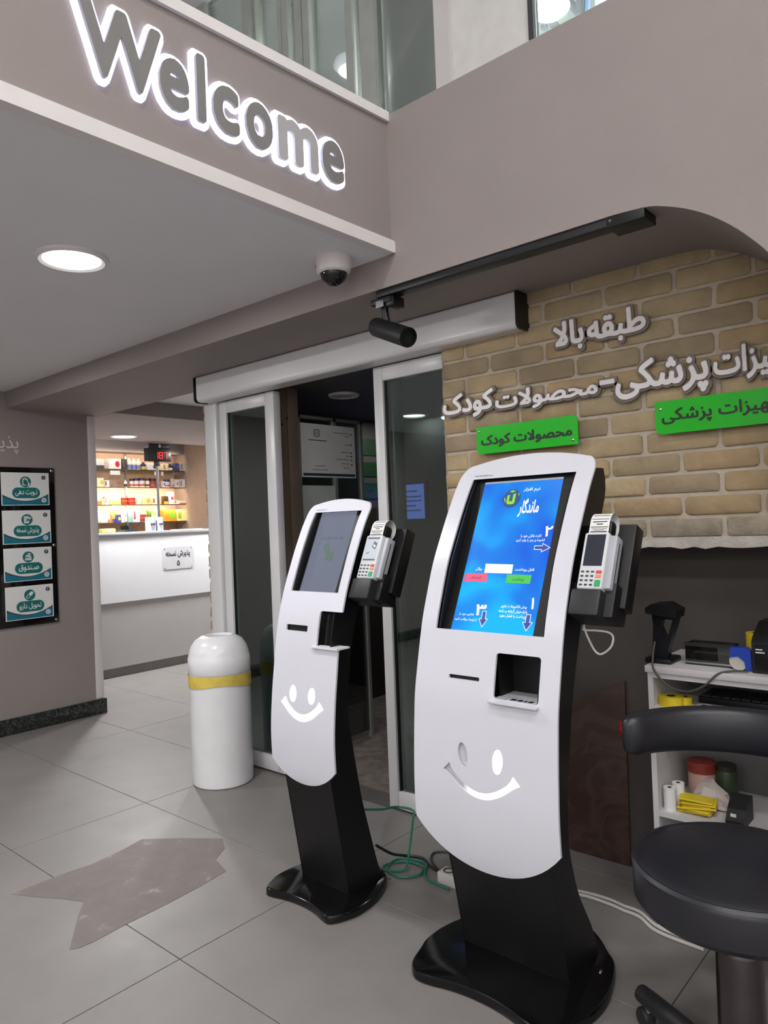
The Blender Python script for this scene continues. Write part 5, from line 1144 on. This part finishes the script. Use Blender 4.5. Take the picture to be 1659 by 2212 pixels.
for si, row in enumerate(GOODS):
    zb0 = szs[si]
    for k, (u0, u1, vt, kind, c0, c1, desc) in enumerate(row):
        y0 = onX(*zp(u0, shelf_v[si] - 20), XS).y; y1 = onX(*zp(u1, shelf_v[si] - 20), XS).y
        hgt = onX(*zp((u0 + u1) / 2, vt), XS).z - onX(*zp((u0 + u1) / 2, shelf_v[si] + 2), XS).z
        lab = '%s, %s from the left on the %s glass shelf' % (desc, ORD[k], SHN[si])
        m0 = mat('pack_%d_%d_%d' % c0, c0, 0.45, var=0.02); m1 = mat('pack_%d_%d_%d' % c1, c1, 0.45, var=0.02)
        dpt = min(0.14, max(0.05, (y1 - y0) * 0.8)); yc = (y0 + y1) / 2
        t = thing({'box': 'medicine_carton', 'bottle': 'medicine_bottle', 'jar': 'medicine_jar', 'bag': 'medicine_packet'}[kind], lab, {'box': 'box', 'bottle': 'bottle', 'jar': 'jar', 'bag': 'packet'}[kind], (XS - dpt / 2, yc, zb0), 'goods on the pharmacy shelves')
        if kind == 'box':
            box('carton', XS - dpt, XS, y0 + .002, y1 - .002, zb0 + .0005, zb0 + hgt, m0, t, 0.0015, 1)
            st = gi % 3; L_ = y1 - y0
            if st == 0: box('print_band', XS, XS + .0006, y0 + .003, y1 - .003, zb0 + .002, zb0 + hgt * .36, m1, t)
            elif st == 1: plate('print_spot', [ell(y0 + L_ * .68, zb0 + hgt * .5, min(L_, hgt) * .24, min(L_, hgt) * .30, 14)], .0005, planemap((XS + .0007, 0, 0), EY, EZ, EX), m1, t)
            else: box('print_band', XS, XS + .0006, y0 + L_ * .12, y0 + L_ * .42, zb0 + hgt * .2, zb0 + hgt * .85, m1, t)
        elif kind == 'bottle':
            r = (y1 - y0) / 2 - .001; c = (XS - r, yc, zb0 + .0005)
            lathe('body', [(r * .95, 0), (r, .004), (r, hgt * .72), (r * .8, hgt * .80), (r * .42, hgt * .84), (r * .42, hgt * .86)], c, m0, t, 16)
            lathe('cap', [(r * .5, hgt * .86), (r * .5, hgt), (r * .44, hgt * 1.01)], c, mat('cap_white', (230, 226, 222), .4) if c0[0] > 100 else m0, t, 14)
            lathe('label_band', [(r * 1.01, hgt * .08), (r * 1.01, hgt * .45)], c, m1, t, 16)
        elif kind == 'jar':
            r = (y1 - y0) / 2 - .001; c = (XS - r, yc, zb0 + .0005)
            lathe('body', [(r * .94, 0), (r * .98, .004), (r * .98, hgt * .70), (r * .85, hgt * .75)], c, m0, t, 18)
            lathe('lid', [(r, hgt * .74), (r, hgt * .98), (r * .9, hgt)], c, m1, t, 18)
            lathe('label_band', [(r * .995, hgt * .15), (r * .995, hgt * .35)], c, mat('label_red', (196, 76, 84), .5) if c1[0] < 80 else m1, t, 18)
        else:
            V, Fc = obox_geo((0, 0, 0), EX, EY, EZ, XS - .06, XS, y0 + .003, y1 - .003, zb0 + .0005, zb0 + hgt, 0.024, 4); mk('packet', V, Fc, m0, t, True, 60)
            V, Fc = obox_geo((0, 0, 0), EX, EY, EZ, XS - .055, XS + .001, y0 + (y1 - y0) * .55, y1 - .006, zb0 + .003, zb0 + hgt * .5, 0.02, 3); mk('print_band', V, Fc, m1, t, True, 60)
        gi += 1
# ---- things on the counter
XK = -6.66
QD = thing('queue_display', 'black queue number display with red digits on a slim pole on the counter', 'display', (XK, 4.12, 1.385))
q0 = onX(*zp(770, 262), XK + .03); q1 = onX(*zp(1028, 445), XK + .03)
box('housing', XK - .04, XK + .03, q0.y - .035, q1.y, q1.z, q0.z, mat('display_black', (12, 11, 12), .3), QD, .006)
q2 = onX(*zp(770, 212), XK + .03); q3 = onX(*zp(1005, 262), XK + .03)
box('top_plate', XK - .01, XK + .025, q2.y, q3.y, q0.z - .003, q2.z, BLACK, QD, .003)
text('top_text', '۵', (XK + .0252, (q2.y + q3.y) / 2, (q2.z + q0.z) / 2), EY, EZ, EX, PAPER, QD, None, .035, .0008, .01, True, None, False)
pz = 1.385; lathe('pole', [(.013, 0), (.013, q1.z - pz + .01)], (XK, 4.115, pz), CHROME, QD, 14); lathe('pole_base', [(.05, 0), (.05, .006), (.016, .012)], (XK, 4.115, pz), CHROME, QD, 20)
box('pole_clamp', XK - .02, XK + .02, 4.09, 4.14, q1.z - .045, q1.z + .004, BLACK, QD, .003)
RED = mat('led_red', (255, 40, 40), .4, emit=(255, 30, 34), strength=1.8, var=0)
SEG = {'a': (.12, .88, .93, 1.0), 'g': (.12, .88, .465, .535), 'd': (.12, .88, 0, .07), 'f': (0, .14, .53, .97), 'b': (.86, 1, .53, .97), 'e': (0, .14, .03, .47), 'c': (.86, 1, .03, .47)}
r0 = onX(*zp(845, 322), XK + .031); r1 = onX(*zp(990, 410), XK + .031); dw = (r1.y - r0.y) / 3.5; dh = r0.z - r1.z
for i, ch in enumerate('187'):
    yy = r0.y - dw * .45 + i * dw * 1.32
    for sname in {'1': 'bc', '8': 'abcdefg', '7': 'abc'}[ch]:
        a, b, c, d = SEG[sname]; box('digit_segment', XK + .0302, XK + .032, yy + a * dw, yy + b * dw, r1.z + c * dh, r1.z + d * dh, RED, QD)
for i, (u0, u1, nm) in enumerate(((718, 832, 'left'), (838, 925, 'right'))):
    A = onX(*zp(u0, 1285), XK + .06); B_ = onX(*zp(u1, 1285), XK + .06); T = onX(*zp((u0 + u1) / 2, 1130), XK + .06); r = (B_.y - A.y) / 2; hh = T.z - 1.385
    t = thing('pill_tub', 'grey-white tub with printed label on the counter, %s one of the pair' % nm, 'tub', (XK + .06, (A.y + B_.y) / 2, 1.385), 'pair of tubs on the counter')
    c = (XK + .06, (A.y + B_.y) / 2, 1.385)
    lathe('body', [(r * .95, 0), (r, .004), (r, hh * .78), (r * .9, hh * .82)], c, mat('tub_grey', (190, 196, 206), .35), t, 22); lathe('lid', [(r * .97, hh * .82), (r * .97, hh), (r * .9, hh * 1.01)], c, mat('tub_lid', (216, 220, 228), .35), t, 22)
    for k in range(3): box('label_mark', c[0] + r * .93, c[0] + r * 1.003, c[1] - r * .5 + k * r * .36, c[1] - r * .5 + k * r * .36 + r * .24, 1.385 + hh * .42, 1.385 + hh * .56, DGREY, t)
A = onX(*zp(380, 1295), XK); B_ = onX(*zp(612, 1290), XK); T = onX(*zp(500, 1230), XK)
BG = thing('dark_bag', 'black folded bag lying on the counter behind the white front', 'bag', (XK, (A.y + B_.y) / 2, 1.385))
bl_ = [(A.y, 1.3855), (B_.y, 1.3855), (B_.y - .05, 1.41), (A.y + (B_.y - A.y) * .62, T.z), (A.y + (B_.y - A.y) * .45, T.z), (A.y + .10, 1.41)]
V, Fc = plate_geo([bl_], .16, lambda u, v, w: Vector((XK + .02 - w, u, v))); mk('bag_body', V, Fc, mat('bag_black', (24, 24, 26), .7, bump=.3), BG, True, 60)
tube('bag_handle', [(XK - .03, A.y + .22, 1.44), (XK - .03, A.y + .24, 1.475), (XK - .03, A.y + .30, 1.475), (XK - .03, A.y + .32, 1.44)], .006, BLACK, BG, 8, 5)
A = onX(*zp(160, 1305), XK); B_ = onX(*zp(330, 1300), XK)
YB = thing('yellow_packet', 'small yellow-green packet lying on the counter', 'packet', (XK, (A.y + B_.y) / 2, 1.385))
V, Fc = obox_geo((0, 0, 0), EX, EY, EZ, XK - .05, XK + .03, A.y, B_.y, 1.3855, 1.425, .014, 3); mk('wrapper', V, Fc, mat('packet_yellow', (206, 206, 90), .4), YB, True, 60)
box('print_band', XK + .0302, XK + .0308, A.y + .05, B_.y - .05, 1.395, 1.412, PAPER, YB)
tag(box('paper_sheets', XK - .1, XK + .06, 4.30, 4.60, 1.3852, 1.392, PAPER), 'white sheets lying on the counter right of the display pole', 'paper')

# ================================================================== LOBBY CONTENTS
SCOL = thing('steel_column', 'tall brushed steel column just inside the sliding door', 'column', (-3.25, 2.85, 0.0))
box('steel_face', -3.30, -3.20, 2.768, 2.842, 0.004, 2.199, STEEL, SCOL, .002); box('steel_face', -3.30, -3.201, 2.848, 2.930, 0.004, 2.199, STEEL, SCOL, .002); box('groove', -3.29, -3.205, 2.841, 2.849, 0.004, 2.199, BLACK, SCOL)
for zz in (1.98, 2.02): lathe('rivet', [(.006, 0), (.006, .003)], (-3.20, 2.80 + (zz - 1.98), zz), BLACK, SCOL, 10, EX)
GP = thing('glass_side_panel', 'framed glass panel with a white lower board beside the steel column', 'glass panel', (-3.22, 3.2, 0))
box('pane', -3.224, -3.218, 2.94, 3.47, .05, 2.03, glass('lobby_pane', (.45, .5, .48), .12), GP)
GFR = mat('panel_frame', (150, 152, 150), .35, metal=.4)
for a, b in ((2.932, 2.945), (3.225, 3.250), (3.468, 3.49)): box('frame_post', -3.235, -3.205, a, b, .004, 2.05, GFR, GP)
box('frame_rail', -3.235, -3.205, 2.932, 3.49, 2.03, 2.05, GFR, GP); box('white_board', -3.217, -3.210, 2.945, 3.224, .05, 1.628, mat('board_pale', (196, 202, 198), .4), GP)
XP = -3.196; q7 = zoom(580, 780, .16878)
ppl = lambda u, v: onX(*q7(u, v), XP)
PO = thing('poster', 'white information poster with a camera icon and listed lines on the lobby glass', 'poster', (XP, 3.17, 1.678))
c = [ppl(415, 790), ppl(1105, 850), ppl(1110, 1500), ppl(430, 1480)]
y0, y1, z0, z1 = (c[0].y + c[3].y) / 2, (c[1].y + c[2].y) / 2, (c[2].z + c[3].z) / 2, (c[0].z + c[1].z) / 2
box('sheet', XP - .004, XP, y0, y1, z0, z1, PAPER, PO); PD, PH = y1 - y0, z1 - z0
ppm = lambda k: planemap((XP + .0003 + .0003 * k, 0, 0), EY, EZ, EX)
box('footer_print', XP, XP + .0004, y0 + .008, y1 - .008, z0 + .008, z0 + PH * .075, mat('print_deep_teal', (36, 70, 74), .5), PO)
plate('icon_print', [rrect(y0 + PD * .225, y0 + PD * .335, z1 - PH * .24, z1 - PH * .10, .014), rrect(y0 + PD * .237, y0 + PD * .323, z1 - PH * .227, z1 - PH * .113, .011)], .0002, ppm(0), INK, PO)
plate('icon_print', [ell(y0 + PD * .28, z1 - PH * .17, PD * .026, PH * .033, 20), ell(y0 + PD * .28, z1 - PH * .17, PD * .017, PH * .022, 20)], .0002, ppm(0), INK, PO)
box('text_print', XP, XP + .0004, y0 + PD * .13, y0 + PD * .46, z1 - PH * .315, z1 - PH * .300, INK, PO)
for (a, b, f) in ((.23, .42, .78), (.18, .46, .855), (.58, .88, .13), (.80, .88, .185), (.80, .90, .35), (.72, .90, .50), (.82, .90, .57), (.62, .88, .64), (.72, .88, .72), (.76, .88, .80)):
    box('text_print', XP, XP + .0004, y0 + PD * a, y0 + PD * b, z1 - PH * f - .004, z1 - PH * f, GREY, PO)
for f in (.15, .35, .51, .58, .65, .74): plate('bullet_print', [ell(y0 + PD * .925, z1 - PH * f, .006, .006, 10)], .0002, ppm(0), INK, PO)
for i, (v0, v1, nm) in enumerate(((990, 1215, 'upper'), (1290, 1480, 'middle'), (1560, 1760, 'lower'))):  # added sheets, dark green imitates the green signs' dim reflection in the glass
    A = onX(*q7(1205, v0), -3.87); B_ = onX(*q7(1410, v1), -3.87); t = thing('green_sign_reflection', '%s of the dim green sheets imitating sign reflections, on the dark lobby wall' % nm, 'sign', (-3.87, (A.y + B_.y) / 2, B_.z), 'imitated green reflections in the lobby')
    box('sheet', -3.879, -3.872, A.y, B_.y, B_.z, A.z, mat('reflected_sign_green', (8, 46, 12), .4), t); box('text_print', -3.872, -3.8715, A.y + .05, B_.y - .05, B_.z + (A.z - B_.z) * .42, B_.z + (A.z - B_.z) * .58, INK, t)
tvp = [onY(*p, 4.46) for p in ((846, 1050), (915, 1050), (915, 1120), (850, 1120))]
TVS = thing('reflected_screen', 'small lit blue stand-in for a screen with lines of text reflected in the right glass leaf', 'screen', ((tvp[0].x + tvp[1].x) / 2, 4.47, tvp[2].z))  # added glowing panel behind the glass, imitates a screen mirrored in it
tx0, tx1, tz0, tz1 = max(tvp[0].x, -3.86), tvp[1].x, tvp[2].z, tvp[0].z
box('housing', tx0 - .015, tx1 + .02, 4.462, 4.499, tz0 - .02, tz1 + .02, BLACK, TVS, .003); ds = box('display', tx0, tx1, 4.460, 4.462, tz0, tz1, mat('reflected_tv_blue', (20, 24, 40), .2, emit=(112, 132, 226), strength=1.6, var=0), TVS)
for f, hw_, m_ in ((.78, .3, glow('reflected_tv_red', (150, 50, 110), .8)), (.62, .42, None), (.5, .42, None), (.36, .25, None), (.22, .4, None)):
    cxm = (tx0 + tx1) / 2; box('text_line', cxm - (tx1 - tx0) * hw_, cxm + (tx1 - tx0) * hw_, 4.459, 4.46, tz0 + (tz1 - tz0) * f, tz0 + (tz1 - tz0) * f + .012, m_ or glow('reflected_tv_text', (70, 84, 170), 1.0), ds)

# ================================================================== UPPER FLOOR LAMPS AND TRUSS
def pendant(label, px, py, y, r, power, em):
    p = onY(px, py, y); t = thing('pendant_lamp', label, 'ceiling light', (p.x, p.y, p.z), 'round lamps of the upper floor')
    lathe('lamp_disc', [(0, 0), (r * .8, 0), (r, .02), (r * .9, .05), (r * .2, .07)], p, glow('pendant_%g' % em, (245, 248, 255), em), t, 28); tube('cord', [(p.x, p.y, p.z + .06), (p.x, p.y, 4.9)], .006, CHROME, t, 6, 1)
    area_light('pendant_light', (0, 0, -.01), r * 1.6, power).parent = t
pendant('bluish round lamp hanging behind the upper glass partition', 757, 148, 3.7, .12, 80, 4.0)
pendant('bright round lamp hanging in the white upper bay beside the dark post', 1188, 27, 3.7, .11, 150, 8.0)
TRB = thing('roof_brace', 'grey diagonal braces in the bright upper bay', 'brace', (-1.4, 4.2, 2.9))
BRG = mat('brace_grey', (112, 112, 118), .5)
for a, b in (((1208, -20), (1252, 30)), ((1252, -30), (1252, 34)), ((1172, -30), (1176, 62)), ((1192, 48), (1204, 62))): tube('brace', [onY(*a, 4.25), onY(*b, 4.25)], .024, BRG, TRB, 8, 1)
for k in range(3): tube('conduit', [onY(1262 + k * 6, -30, 4.3), onY(1258 + k * 6, 40, 4.3)], .012, mat('conduit_blue', (150, 176, 206), .5), TRB, 6, 1)
# ---- warm lamps in the medicine shelves
for z, p in ((2.34, 3), (szs[1] - .02, 8), (szs[2] - .02, 9)):
    area_light('shelf_strip_light', (XS + 0.028, 4.5, z - 0.012), 0.03, p, (1.0, 0.84, 0.66), (0, math.radians(62), 0), shape='RECTANGLE', size_y=1.7)
area_light('pharmacy_ceiling_light', (-7.4, 4.2, 2.6), 0.6, 14, (1.0, 0.94, 0.86))
bpy.data.objects.remove(_to)
